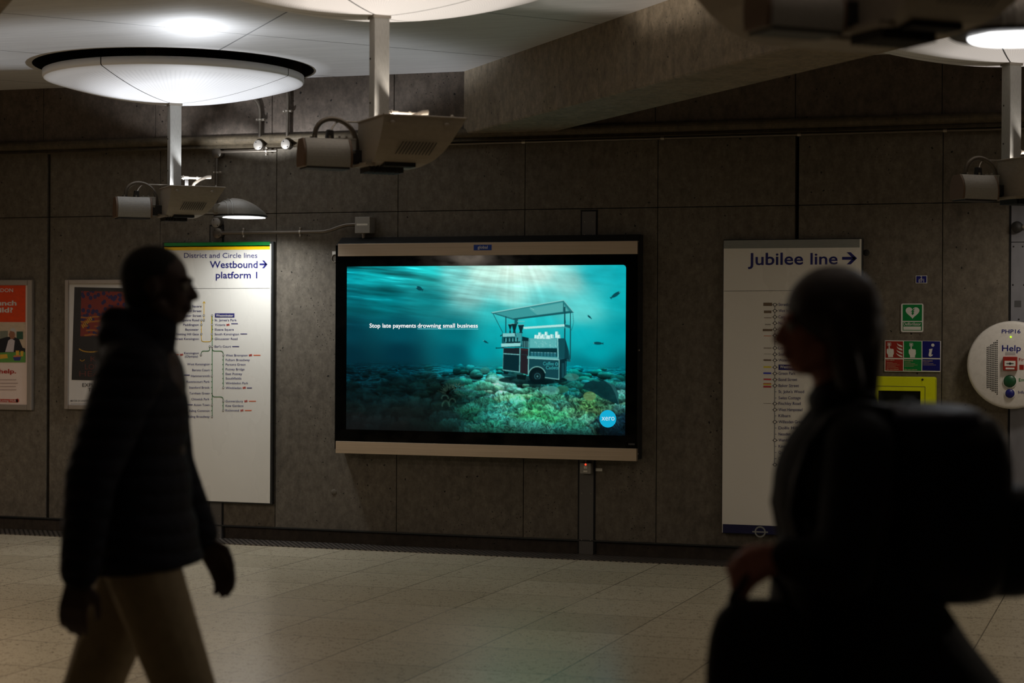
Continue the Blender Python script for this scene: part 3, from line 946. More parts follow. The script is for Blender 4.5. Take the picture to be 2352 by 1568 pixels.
mb = route([[(315, 545), (315, 695)], [(294, 695), (294, 850)]+rnd((294, 850), (294, 871), (316, 871))+[(355, 871)]+rnd((355, 871), (377, 871), (377, 848))+[(378, 655)],
            [(306, 556), (315, 543), (326, 556)]], 5, T1)
for y in (580, 619, 771): mb2 = [(294, y), (290, y)]; line_px(mb, [c5(289, y), c5(296, y)], 1, T1)
mb.build('yellow_route', M['line_yellow'], sg)
mb = route([[(383, 655), (383, 1485)], [(363, 912), (363, 930)]+rnd((363, 930), (362, 948), (345, 948))+[(310, 948)]+rnd((310, 948), (292, 950), (291, 978)),
            [(383, 920)]+rnd((383, 925), (384, 947), (402, 948))+[(452, 948)]+rnd((452, 948), (473, 949), (474, 975))+[(474, 1248)],
            [(383, 1295)]+rnd((383, 1298), (384, 1322), (402, 1323))+[(452, 1323)]+rnd((452, 1323), (472, 1325), (473, 1345))+[(473, 1433)]], 5.5, T1)
for y in (694, 771, 848): line_px(mb, [c5(383, y), c5(391, y)], 1.2, T1)
for y in (1020, 1058, 1096, 1134, 1172, 1210): line_px(mb, [c5(466, y), c5(474, y)], 1.2, T1)
for y in (1056, 1104, 1198, 1246, 1294, 1342, 1436): line_px(mb, [c5(374, y), c5(383, y)], 1.2, T1)
line_px(mb, [c5(465, 1395), c5(473, 1395)], 1.2, T1)
mb.build('green_route', M['line_green'], sg)
ST = [(315, 657), (315, 695), (295, 695), (295, 733), (294, 809), (382, 656), (382, 732), (381, 809), (363, 911), (383, 911), (291, 980), (474, 981), (473, 1248),
      (381, 1152), (381, 1389), (381, 1485), (473, 1357), (473, 1433)]
mb = MB(); mw = MB()
for q in ST: disc_px(mb, *c5(*q), 9/3.5655, T1+.0005, 16); disc_px(mw, *c5(*q), 5.4/3.5655, T1+.001, 16)
mb.build('station_ring', M['rule'], sg); mw.build('station_dot', M['white_sign'], sg)
mb = MB()
for x, y in ((512, 733), (696, 982), (645, 1248), (659, 1358), (626, 1434), (132, 978)):
    for dy in (-4, 4): line_px(mb, [c5(x-13, y+dy), c5(x+13, y+dy)], 1.1, T1)
    line_px(mb, [c5(x-8, y+9), c5(x+6, y)], .9, T1); line_px(mb, [c5(x+8, y-9), c5(x-6, y)], .9, T1)
mb.build('railway_symbol', M['red'], sg)
mb = MB()
for x0, x1, y in ((722, 777, 982), (685, 740, 1358), (652, 705, 1434), (58, 108, 978)): line_px(mb, [c5(x0, y), c5(x1, y)], 1.7, T1)
mb.build('orange_key', M['orange'], sg)
mb = MB()
for x0, x1, y in ((615, 668, 808), (548, 602, 911), (168, 222, 1388), (668, 707, 1250), (540, 592, 724)): line_px(mb, [c5(x0, y), c5(x1, y)], 1.7, T1)
rect_px(mb, *c5(150, 1141), *c5(200, 1149), T1)
mb.build('blue_key', M['navy'], sg)


# ---- the other sign
def c8(x, y): return 1640+x/3.7325, 540+y/3.7325


a = wall(1662, 552, SO); b = wall(1976, 1236, SO)
jb = thing('line_diagram_sign', 'tall cream sign with grey top, large blue heading Jubilee line and a navy foot', 'sign', ((a[0]+b[0])/2, -.02, b[2]))
mb = MB(); rect_px(mb, 1661, 550, 1977.5, 1237, SO-.004, .039); mb.build('frame', M['sign_edge'], jb, bevel=.005)
mb = MB(); rect_px(mb, 1662.5, 552, 1974.5, 1235, SO); mb.build('panel', M['white_sign'], jb)
mb = MB(); rect_px(mb, 1662.5, 552, 1974.5, 568, SO+.001); mb.build('grey_band', M['grey_bar'], jb)
mb = MB(); rect_px(mb, 1660.0, 1203, 1973, 1235, SO+.001); mb.build('navy_band', M['navy_bar'], jb)
mb = MB(); line_px(mb, [(1662.8, 668.2), (1974.5, 666)], .8, SO+.001); mb.build('divider', M['rule'], jb)
mb = MB(); disc_px(mb, 1746, 1221, 13, SO+.002, 28, .74); mb.build('roundel_ring', M['grey_bar'], jb)
mb = MB(); rect_px(mb, 1728, 1219, 1764, 1223.5, SO+.0025); mb.build('roundel_bar', M['grey_bar'], jb)


def t8(mb, s, x0, x1, y, cap, bold=0.0, off=None):
    (p0, q), (p1, q1) = c8(x0, y), c8(x1, y)
    put_text(mb, s, p0, p1, q, cap/3.7325, off or T1, bold)


mb = MB(); (p0, q0), (p1, q1) = c8(290, 255), c8(764, 250)
put_text(mb, 'Jubilee', p0, p1, (q0, q1), 100/3.7325, T1, .014); mb.build('heading', M['navy'], jb); mb = MB(); (p0, q0), (p1, q1) = c8(826, 250), c8(1060, 248)
put_text(mb, 'line', p0, p1, (q0, q1), 96/3.7325, T1, .014)
mb.build('heading', M['navy'], jb)
mb = MB(); arrow_px(mb, *c8(1098, 146), *c8(1226, 250), T1); mb.build('arrow', M['navy'], jb)
mb = MB()
NAMES = ('Stratford', 'West Ham', 'Canning Town', 'North Greenwich', 'Canary Wharf', 'Canada Water', 'Bermondsey', 'London Bridge', 'Southwark', 'Waterloo', None, 'Green Park',
         'Bond Street', 'Baker Street', "St. John's Wood", 'Swiss Cottage', 'Finchley Road', 'West Hampstead', 'Kilburn', 'Willesden Green', 'Dollis Hill', 'Neasden',
         'Wembley Park', 'Kingsbury', 'Queensbury', 'Canons Park', 'Stanmore')
YS = [595+k*52.9 for k in range(7)]+[967, 1020, 1072, 1131, 1185, 1238, 1290, 1342, 1395, 1443, 1496]+[1548+k*52.3 for k in range(9)]
mr = MB(); mo = MB(); mi = MB()
for s, y in zip(NAMES, YS):
    if s: mb = MB(); t8(mb, s, 553, 553+len(s)*14.6, y+11, 25, .004); mb.build('station_name', M['navy'], jb)
    if s in ("St. John's Wood", 'Swiss Cottage', 'Kilburn', 'Dollis Hill', 'Neasden', 'Kingsbury', 'Queensbury', 'Canons Park', 'Bermondsey'): line_px(mr, [c8(522, y), c8(534, y)], 1.4, T1)
    else: disc_px(mo, *c8(522, y), 15/3.7325, T1+.0005, 20); disc_px(mi, *c8(522, y), 9.5/3.7325, T1+.001, 20); line_px(mo, [c8(500, y), c8(545, y)], 1.4, T1+.0003)
line_px(mr, [c8(522, 590), c8(519, 1966)], 1.6, T1); mr.build('grey_route', M['line_grey'], jb)
mo.build('station_ring', M['rule'], jb); mi.build('station_dot', M['white_sign'], jb)
mb = MB(); rect_px(mb, *c8(553, 1108), *c8(740, 1157), T1); mb.build('highlight', M['navy'], jb)
mb = MB(); t8(mb, 'Westminster', 565, 728, 1140, 25, .01, T1+.001); mb.build('highlight_lettering', M['white_sign'], jb)
for nm, cols, rows in (('brown_key', (110, 92, 74), ((423, 578, 498, 606), (428, 646, 492, 667), (428, 705, 492, 710), (418, 804, 500, 822), (425, 964, 492, 970), (425, 1064, 490, 1077), (423, 1440, 490, 1444))),
                       ('orange_key', (214, 110, 60), ((427, 860, 490, 865), (423, 1267, 490, 1275))), ('yellow_key', (226, 206, 30), ((425, 1123, 490, 1136), (423, 1276, 490, 1284))),
                       ('blue_key', (60, 66, 190), ((423, 1175, 490, 1190),)), ('crimson_key', (186, 60, 70), ((425, 1228, 490, 1242), (423, 1290, 490, 1306))),
                       ('grey_key', (160, 156, 146), ((428, 1016, 490, 1020), (438, 760, 486, 770)))):
    mb = MB()
    for x0, y0, x1, y1 in rows: rect_px(mb, *c8(x0, y0), *c8(x1, y1), T1)
    mb.build(nm, flat(nm+'_print', cols, .5), jb)


# ================================================================ POSTERS
frame_m = flat('silver_poster_frame', (150, 140, 130), .4, .4)
paper = flat('poster_paper', (226, 206, 196), .55, 0, .3, .02)
paper_w = flat('poster_paper_white', (206, 202, 198), .5, 0, .3, .02)
PO = .03


def poster_frame(root, x0, y0, x1, y1, fw):
    a = wall(x0, y0, PO); b = wall(x1, y1, PO)
    f_ = fw/310.0
    for lo, hi in (((a[0], b[2]), (a[0]+f_, a[2])), ((b[0]-f_, b[2]), (b[0], a[2])), ((a[0]+f_, b[2]), (b[0]-f_, b[2]+f_)), ((a[0]+f_, a[2]-f_), (b[0]-f_, a[2]))):
        mb = MB(); mb.box((lo[0], -PO-.006, lo[1]), (hi[0], -.002, hi[1])); mb.build('frame', frame_m, root, bevel=.005)
    mb = MB(); mb.box((a[0]+f_*.9, -PO+.006, b[2]+f_*.9), (b[0]-f_*.9, -.002, a[2]-f_*.9))
    return mb


a = wall(-125, 643, PO); b = wall(73, 942, PO)
ps = thing('framed_poster', 'silver framed poster, orange top and white foot, cut off by the picture edge', 'poster', ((a[0]+b[0])/2, -.02, b[2]))
poster_frame(ps, -125, 643, 73, 942, 13).build('sheet', paper, ps)
PT = PO-.0045
mb = MB(); rect_px(mb, -112, 651, 58.5, 739.5, PT); mb.build('orange_field', flat('orange_red_ink', (214, 66, 14), .5, 0, .3), ps)
mb = MB()
for s, x0, x1, y, cap, bd_ in (('MAYOR OF LONDON', -95, 30, 670.5, 8.2, .008), ('school lunch', -85, 38, 701, 10.5, .03), ('child?', -24, 29.5, 717, 10.5, .03)):
    mb = MB(); put_text(mb, s, x0, x1, y, cap, PT+.001, bd_); mb.build('white_lettering', paper_w, ps)
mb = MB(); put_text(mb, 'to help.', -28, 37, 857, 9.5, PT+.001, .025)
mb.build('red_lettering', flat('red_ink', (172, 30, 16), .5), ps)
mb = MB()
for k, (x1, y) in enumerate(((37, 872), (40.5, 880), (36, 887.5), (37, 895))): line_px(mb, [(-90, y), (x1, y)], 1.8, PT+.001)
mb.build('small_print', flat('faded_print', (176, 152, 144), .5), ps)
mb = MB(); rect_px(mb, -60, 915, 41, 924, PT+.001); disc_px(mb, 40, 919.5, 4.5, PT+.001); mb.build('pill', flat('pill_red', (186, 52, 24), .5), ps)
mb = MB(); put_text(mb, 'Cost of Living Hub', -28, 37, 922, 4.5, PT+.002, .01); mb.build('pill_lettering', paper_w, ps)
# the photograph printed on it: a man at a school dinner table
ph = {}


def ink(nm, c):
    if nm not in ph: ph[nm] = flat('ink_'+nm, c, .5, 0, .3, .1)
    return ph[nm]


mb = MB(); rect_px(mb, -112, 739.5, 58.5, 832, PT+.0004); pic = mb.build('printed_photograph', ink('room', (196, 176, 152)), ps)
for nm, c, polys in (('chart', (120, 124, 110), [[(0, 760), (18, 759), (18, 780), (0, 781)]]), ('board', (50, 84, 66), [[(38, 761), (53, 761), (53, 779), (38, 779)]]),
                     ('jacket', (30, 30, 36), [[(-60, 795), (14, 774), (30, 772), (44, 779), (52, 798), (58, 800), (58, 812), (-60, 815)]]),
                     ('shirt', (196, 186, 190), [[(19, 782), (26, 777), (34, 782), (31, 808), (12, 808)]]),
                     ('face', (150, 100, 76), [[(20, 768), (24, 759), (33, 757), (35, 766), (33, 777), (25, 779)]]),
                     ('hair', (186, 182, 178), [[(22, 758), (26, 753), (33, 753), (37, 760), (35, 769), (33, 762), (26, 760)]]),
                     ('table', (96, 148, 70), [[(-112, 812), (58.5, 808), (58.5, 832), (-112, 832)]]),
                     ('food', (216, 170, 60), [[(0, 814), (16, 813), (18, 822), (0, 824)], [(36, 805), (44, 805), (43, 818), (37, 818)], [(47, 806), (54, 806), (53, 818), (48, 818)]]),
                     ('bowl', (56, 62, 120), [[(29, 819), (49, 818), (46, 828), (33, 828)]]), ('salad', (200, 120, 70), [[(32, 816), (46, 815), (48, 819), (30, 820)]])):
    mb = MB()
    for pl in polys: quad_px(mb, pl, PT+.0008+.0002*len(ph))
    mb.build('printed_'+nm, ink(nm, c), pic)

a = wall(149, 642, PO); b = wall(326, 943, PO)
p2 = thing('framed_poster', 'silver framed white poster with dark art panel, half behind the walking person', 'poster', ((a[0]+b[0])/2, -.02, b[2]))
poster_frame(p2, 149, 642, 326, 943, 10.5).build('sheet', paper_w, p2)
mb = MB(); quad_px(mb, [(171, 659), (306, 662), (303, 876), (164.5, 872)], PT); mb.build('art_panel', flat('art_black', (20, 17, 17), .45), p2)


def art():
    k = NT('printed_pattern'); p = k.pos()
    vo = k.n('ShaderNodeTexVoronoi'); vo.inputs['Scale'].default_value = 26; k.t.links.new(p, vo.inputs['Vector'])
    wv = k.n('ShaderNodeTexWave', wave_type='RINGS'); wv.inputs['Scale'].default_value = 9; wv.inputs['Distortion'].default_value = 3; k.t.links.new(p, wv.inputs['Vector'])
    c = k.mix(k.math('GREATER_THAN', vo.outputs['Distance'], .42), lin((34, 22, 74)), lin((120, 34, 22)))
    c = k.mix(k.math('MULTIPLY', k.math('GREATER_THAN', wv.outputs[1], .72), k.ramp(k.noise(5, 2, .5, p), .5, .52)), c, lin((156, 92, 26)))
    return k.set(color=c, rough=.5)


mb = MB(); quad_px(mb, [(187, 668), (288, 670), (284, 772), (184.5, 772)], PT+.0006); mb.build('art_pattern', art(), p2)
mb = MB()
for k in range(7): quad_px(mb, [(187+k*3.2, 746-k*3), (188.5+k*3.2, 744-k*3), (192.5+k*3.2, 752-k*3), (191+k*3.2, 754-k*3)], PT+.001)
mb.build('gold_stripe', flat('gold_ink_stripe', (186, 140, 36), .5), p2); mb = MB(); line_px(mb, rnd((182, 801), (195, 812), (230, 806), 8), 2.5, PT+.001); line_px(mb, rnd((184, 826), (188, 832), (194, 826), 6), 1.6, PT+.001)
mb.build('gold_flourish', flat('gold_ink', (186, 140, 36), .5), p2)
mb = MB()
for s, x0, x1, y, cap in (('KEEP', 208, 262, 830, 12), ('LONDON', 195, 272, 848, 12), ('HEART', 182, 262, 864, 12)): put_text(mb, s, x0, x1, y, cap, PT+.001)
mb.build('dim_lettering', flat('dim_red_ink', (86, 36, 30), .5), p2)
mb = MB()
for s, x0, x1, y, cap in (('EXPLORE LONDON', 189, 302, 888, 8.2), ('THIS WINTER', 202, 288, 899, 8.2), ('MAYOR OF LONDON', 162, 204, 922, 3.6)): put_text(mb, s, x0, x1, y, cap, PT+.001, .004)
line_px(mb, [(163, 927), (310, 928)], .5, PT+.001)
mb.build('lettering', flat('black_ink', (28, 26, 28), .5), p2)
mb = MB(); c = wall(312, 635.5, .02)
for dx, dz, r in ((-.018, 0, .016), (0, .006, .019), (.018, .002, .015), (.008, -.008, .014), (-.028, -.002, .009)): mb.sphere(c+np.array((dx, random.uniform(-.006, .006), dz)), r, 8, 6, (1, .8, .9))
tag(mb.build('crumpled_tissue', flat('tissue_white', (190, 186, 182), .8), origin=c+np.array((0, 0, -.02))), 'crumpled white tissue stuck on top of the silver poster frame', 'tissue')


# ================================================================ SIGNS AND EQUIPMENT BESIDE THE HELP POINT
def c9(x, y): return 2000+x/4.355, 600+y/4.355


def rounded(mb, x0, y0, x1, y1, r, off, thick):
    a = wall(x0, y0, off); b = wall(x1, y1, off); R = r/335.0
    pts = []
    for cx, cz, a0 in ((b[0]-R, a[2]-R, 0), (a[0]+R, a[2]-R, 90), (a[0]+R, b[2]+R, 180), (b[0]-R, b[2]+R, 270)):
        for k in range(5):
            t = math.radians(a0+k*22.5); pts.append((cx+R*math.cos(t), -off, cz+R*math.sin(t)))
    mb.prism(pts, (0, thick, 0))


white_p = flat('sign_white', (214, 212, 206), .4, 0, .5, .03)
em_green = flat('safety_green', (0, 122, 56), .4)
em_red = flat('safety_red', (150, 38, 28), .4)
em_navy = flat('safety_blue', (14, 18, 108), .4)
q = wall(*c9(412, 708), 0)
df = thing('defibrillator_sign', 'green and white heart sign on the wall above the three-colour notice', 'sign', (q[0], -.003, q[2]))
mb = MB(); rounded(mb, *c9(303, 422), *c9(525, 709), 4, .008, .0075); mb.build('plate', white_p, df)
mb = MB(); rect_px(mb, *c9(320, 432), *c9(512, 596), .0085); rect_px(mb, *c9(320, 606), *c9(512, 692), .0085); mb.build('green_field', em_green, df)
hp = []
for k in range(48):
    t = 2*PI*k/48; X = 16*math.sin(t)**3; Y = 13*math.cos(t)-5*math.cos(2*t)-2*math.cos(3*t)-math.cos(4*t)
    hp.append(c9(418+X*4.3, 508-Y*4.1))
mb = MB(); quad_px(mb, hp, .0092); mb.build('heart', white_p, df)
mb = MB(); quad_px(mb, [c9(*q) for q in ((446, 468), (420, 482), (400, 506), (417, 504), (404, 524), (414, 523), (408, 530), (420, 538), (436, 515), (425, 515), (438, 496), (424, 497))], .0098); mb.build('lightning_bolt', em_green, df)
mb = MB(); (p0, yb), (p1, _) = c9(327, 641), c9(502, 641); put_text(mb, 'Defibrillator', p0, p1, yb, 29/4.355, .0092, .012); mb.build('lettering', white_p, df)
mb = MB(); rect_px(mb, *c9(326, 651), *c9(502, 686), .0092); mb.build('white_box', white_p, df)

q = wall(*c9(505, 216), 0)
pl = thing('number_plate', 'tiny navy plate numbered 2 over 071 on the concrete', 'plate', (q[0], -.003, q[2]))
mb = MB(); rounded(mb, *c9(449, 142), *c9(563, 219), 1, .006, .0055); mb.build('plate', white_p, pl)
mb = MB(); rect_px(mb, *c9(455, 147), *c9(557, 214), .0065); mb.build('navy_field', em_navy, pl)
mb = MB(); (p0, yb), (p1, _) = c9(496, 173), c9(514, 173); put_text(mb, '2', p0, p1, yb, 24/4.355, .007, .01); (p0, yb), (p1, _) = c9(478, 209), c9(532, 209); put_text(mb, '071', p0, p1, yb, 26/4.355, .007, .01)
line_px(mb, [c9(478, 178), c9(535, 178)], .5, .007); mb.build('lettering', white_p, pl)

q = wall(*c9(418, 1104), 0)
tr = thing('safety_notice', 'wide notice of red, green and blue panels with white hands and an i', 'sign', (q[0], -.003, q[2]))
mb = MB(); quad_px(mb, [c9(141, 789), c9(702, 797), c9(697, 1106), c9(138, 1100)], .008); P_ = list(mb.v); mb = MB(); mb.prism(P_, (0, .0075, 0)); mb.build('plate', white_p, tr)
for nm, x0, x1, m_ in (('red_field', 147, 323, em_red), ('green_field', 332, 508, em_green), ('blue_field', 517, 694, em_navy)):
    mb = MB(); quad_px(mb, [c9(x0, 797), c9(x1, 800), c9(x1, 967), c9(x0, 964)], .0085); quad_px(mb, [c9(x0, 977), c9(x1, 980), c9(x1-1, 1096), c9(x0-2, 1092)], .0085); mb.build(nm, m_, tr)


def hand(mb, dx, dy=0):
    rect_ = [(166, 812), (203, 812), (203, 845), (166, 845)]
    for (x0, y0), (x1, y1) in (((166, 812), (203, 816)), ((166, 841), (203, 845)), ((166, 812), (170, 845)), ((199, 812), (203, 845))):
        quad_px(mb, [c9(x0+dx, y0+dy), c9(x1+dx, y0+dy), c9(x1+dx, y1+dy), c9(x0+dx, y1+dy)], .0092)
    disc_px(mb, *c9(184+dx, 829+dy), 10/4.355, .0092, 14)
    quad_px(mb, [c9(x+dx, y+dy) for x, y in ((180, 838), (188, 838), (191, 874), (200, 872), (210, 876), (220, 874), (230, 882), (231, 922), (223, 940), (223, 958), (174, 958), (172, 935), (160, 915), (160, 880), (170, 872), (178, 880))], .0094)


mb = MB(); hand(mb, 0); hand(mb, 220, 4)
for k in range(4):
    yy = 815+k*34; quad_px(mb, [c9(*q) for q in ((262-6*k*.6, yy), (275, yy+14), (300, yy+22), (314, yy+28), (316, yy+44), (290, yy+36), (270, yy+22))], .0092)
mb.build('pictogram', white_p, tr)
mb = MB(); disc_px(mb, *c9(621, 838), 16/4.355, .0092, 20)
quad_px(mb, [c9(*q) for q in ((584, 878), (618, 872), (606, 930), (612, 934), (622, 928), (618, 942), (598, 954), (580, 948), (578, 932), (588, 892), (582, 888))], .0092); mb.build('information_symbol', white_p, tr)
mb = MB()
for s, x0, x1, y in (('Fire alarm', 158, 235, 992), ('Emergency', 338, 424, 997), ('Information', 523, 618, 1000), ('Do not misuse', 160, 280, 1084), ('Do not misuse', 338, 464, 1088)):
    (p0, yb), (p1, _) = c9(x0, y), c9(x1, y); put_text(mb, s, p0, p1, yb, 12/4.355, .0092, .012)
for x0, n in ((160, 5), (340, 4), (525, 3)):
    for k in range(n): line_px(mb, [c9(x0, 1010+k*13), c9(x0+(70, 120, 150, 105, 135)[k % 5]*.85, 1010+k*13)], .55, .0092)
mb.build('small_lettering', flat('pale_print', (200, 176, 150), .5), tr)

# yellow cabinet
ylw = flat('fluorescent_yellow', (214, 220, 0), .4, 0, .5, .03)
a = wall(1985, 864, .14); b = wall(2146, 1075, .14)
yc = thing('defibrillator_cabinet', 'bright yellow cabinet with dark window below the three-colour notice', 'cabinet', ((a[0]+b[0])/2, -.07, b[2]))
mb = MB(); rect_px(mb, 1985, 864, 2146, 1075, .125, .1235); mb.build('body', ylw, yc, bevel=.012)
da = wall(1987, 866, .14); db = wall(2144, 1073, .14); wd = .085
mb = MB()
for x0, z0, x1, z1 in ((da[0], db[2], da[0]+wd, da[2]), (db[0]-wd, db[2], db[0], da[2]), (da[0]+wd, da[2]-wd, db[0]-wd, da[2]), (da[0]+wd, db[2], db[0]-wd, db[2]+wd)): mb.box((x0, -.14, z0), (x1, -.124, z1))
door = mb.build('door', ylw, yc)
mb = MB(); mb.box((da[0]+wd-.003, -.132, db[2]+wd-.003), (db[0]-wd+.003, -.126, da[2]-wd+.003)); mb.build('window', flat('dark_glass', (24, 26, 18), .15), door)
mb = MB(); i0 = .055
for x0, z0, x1, z1 in ((da[0]+i0, da[2]-i0-.003, db[0]-i0, da[2]-i0), (db[0]-i0-.003, db[2]+i0, db[0]-i0, da[2]-i0), (da[0]+i0, db[2]+i0, da[0]+i0+.003, da[2]-i0)): mb.box((x0, -.1412, z0), (x1, -.1395, z1))
mb.build('panel_line', M['rule'], door)
mb = MB(); q = wall(2119, 871.5, .14); mb.lathe([(.0005, .004), (.006, .004), (.007, 0)], q, 16, 'y'); mb.build('lock', M['dark_metal'], door)

# grey service panel let into the wall end
a = wall(2322, 468, .0)
sv = thing('service_panel', 'tall grey metal panel let into the wall behind the help point', 'panel', (a[0]+.45, 0, .12))
mb = MB(); mb.box((a[0]-.010, -.003, .115), (a[0]+.95, .0, a[2]+.012)); mb.build('shadow_gap', M['black'], sv)
mb = MB(); zsplit = wall(2330, 556, 0)[2]
mb.box((a[0]+.004, -.012, .12), (a[0]+.93, -.003, zsplit-.002)); mb.box((a[0]+.004, -.012, zsplit+.002), (a[0]+.93, -.003, a[2]))
mb.build('plate', flat('grey_service_plate', (124, 124, 130), .45, .2), sv, bevel=.001)
mb = MB()
for px, py in ((2326.5, 654), (2352, 654), (2340, 733), (2328, 566), (2349, 566), (2326.5, 900)): mb.sphere(wall(px, py, .0125), .0055, 8, 6)
mb.build('screw', M['dark_metal'], sv)
mb = MB(); rect_px(mb, 2330, 690, 2345.5, 705, .0135); mb.build('sticker', flat('dark_sticker', (70, 70, 72), .5), sv)
c = wall(2336, 521, .056)
r_ = thing('junction_box', 'round dark conduit box on the grey panel, cut off by the picture edge', 'junction box', c)
mb = MB(); mb.lathe([(.0005, -.04), (.036, -.04), (.036, .006), (.033, .012), (.0005, .012)], c, 24, 'y'); mb.build('body', M['dark_metal'], r_)
mb = MB(); mb.tube([c+np.array((.03, 0, .0)), c+np.array((.5, 0, .0))], .012, 10); mb.build('pipe', M['steel'], r_)

# help point: a big round white call panel
HC = wall(2324, 838, .10); HR = .279
hpnt = thing('help_point', 'big round white help point panel, cut off by the picture edge', 'help point', (HC[0], -.05, HC[2]-HR))
shell = flat('white_gloss_shell', (214, 210, 204), .28, 0, .5, .02)
mb = MB(); mb.lathe([(max(.0005, .262*k/22), .031*max(0, 1-(max(.0005, .262*k/22)/.285)**2.2)) for k in range(23)]+[(.271, .0015), (.276, -.004), (HR, -.012), (HR, -.03), (.25, -.088), (.0005, -.088)], (HC[0], HC[1], HC[2]), 72, 'y'); mb.build('shell', shell, hpnt)


def dome(x, y, extra=.0):
    """a point on the domed face seen at a pixel"""
    q = wall(x, y, .10); r = math.hypot(q[0]-HC[0], q[2]-HC[2])
    return np.array((q[0], -.10-.031*max(0, 1-(r/.285)**2.2)-extra, q[2]))


def dome_text(mb, s, x0, x1, y, cap, bold=0.0):
    k = len(mb.v); (p0, yb), (p1, _) = c9(x0, y), c9(x1, y); put_text(mb, s, p0, p1, yb, cap/4.355, .10, bold)
    for i in range(k, len(mb.v)):
        q = mb.v[i]; r = math.hypot(q[0]-HC[0], q[2]-HC[2]); mb.v[i] = (q[0], -.10-.031*max(0, 1-(r/.285)**2.2)-.0012, q[2])


mb = MB(); dome_text(mb, 'PHP16', 1311, 1500, 720, 38, .014); mb.build('number_lettering', em_navy, hpnt); mb = MB(); dome_text(mb, 'Help', 1316, 1505, 897, 58, .014); mb.build('blue_lettering', em_navy, hpnt)
mb = MB(); dome_text(mb, 'Fire', 1484, 1560, 996, 30, .006); mb.build('red_lettering', em_red, hpnt)
mb = MB(); dome_text(mb, 'Emergency', 1484, 1690, 1200, 31, .006); mb.build('green_lettering', em_green, hpnt)
mb = MB(); dome_text(mb, 'Information', 1478, 1690, 1322, 29, .006); mb.build('information_lettering', em_navy, hpnt)
mb = MB(); q = dome(*c9(1403, 756), .002); mb.sphere(q, .006, 10, 8, (1, .5, 1)); mb.build('status_light', glow('green_led', (190, 255, 40), 1.3), hpnt)
mb = MB(); rows = 0
for ix in range(7):
    x = 1168+ix*16.5
    y0, y1 = 862-ix*11.5, 1262+ix*11.5
    y = y0+(ix % 2)*8
    while y < y1:
        c = dome(*c9(x, y), .0012); r = .0042
        mb.add([c+np.array((r*math.cos(PI*k/4), 0, r*math.sin(PI*k/4))) for k in range(8)], [tuple(range(8))]); y += 19
mb.build('speaker_grille', M['black'], hpnt)
fa = dome(*c9(1396, 1020)); a = wall(*c9(1326, 952), .13); b = wall(*c9(1468, 1092), .13)
mb = MB(); mb.box((a[0], fa[1]-.030, b[2]), (b[0], fa[1]+.004, a[2])); call = mb.build('call_point', em_red, hpnt, bevel=.004)
cx, cz = (a[0]+b[0])/2, (a[2]+b[2])/2; hw, hh = (b[0]-a[0])/2, (a[2]-b[2])/2
mb = MB(); mb.box((cx-hw*.76, fa[1]-.0315, cz-hh*.36), (cx+hw*.76, fa[1]-.03, cz+hh*.40)); mb.build('glass', white_p, call)
mb = MB(); mb.box((cx-hw*.62, fa[1]-.0325, cz-hh*.82), (cx+hw*.62, fa[1]-.03, cz-hh*.58)); mb.build('label_strip', white_p, call)
mb = MB(); y_ = fa[1]-.0322
for s in (-1, 1): mb.add([(cx+s*hw*.55, y_, cz+.002), (cx+s*hw*.55, y_, cz-.002), (cx+s*hw*.26, y_, cz-.002), (cx+s*hw*.26, y_, cz+.002)], [(0, 1, 2, 3)]); mb.add([(cx+s*hw*.16, y_, cz), (cx+s*hw*.32, y_, cz+.007), (cx+s*hw*.32, y_, cz-.007)], [(0, 1, 2)])
mb.add([(cx+.008*math.cos(PI*k/6), y_, cz+.008*math.sin(PI*k/6)) for k in range(12)], [tuple(range(12))]); mb.build('target_mark', M['black'], call)
mb = MB(); q = dome(*c9(1400, 922), .001); mb.box((q[0]-.031, q[1], q[2]-.010), (q[0]+.031, q[1]+.006, q[2]+.010)); mb.build('sticker', flat('grey_sticker', (170, 168, 166), .5), hpnt)
for nm, x, y, r, m_ in (('green_button', 1394, 1197, .0385, flat('button_green', (12, 74, 40), .4)), ('blue_button', 1394, 1320, .028, em_navy)):
    q = dome(*c9(x, y)); mb = MB(); mb.lathe([(.0005, .012), (r*.9, .011), (r, .005), (r, -.004)], q, 32, 'y'); bt = mb.build(nm, m_, hpnt)
    mb = MB(); mb.lathe([(r+.001, .004), (r+.005, .006), (r+.008, -.003)], q, 32, 'y'); mb.build('button_ring', white_p, bt)
mb = MB(); rect_px(mb, *c9(1487, 1034), *c9(1530, 1084), .133); mb.v = [tuple(dome(*c9(1510, 1060), .0015)*np.array((0, 1, 0))+np.array((q[0], 0, q[2]))) for q in mb.v]; mb.build('fire_pictogram', em_red, hpnt)


# ================================================================ ADVERTISING SCREEN
DS = .150                                            # lit face in front of the wall
a = wall(772, 560, .15); b = wall(1463, 1058, .15)
ad = thing('advertising_screen', 'large landscape advertising screen showing a teal underwater coffee cart', 'screen', ((a[0]+b[0])/2, -.08, b[2]))
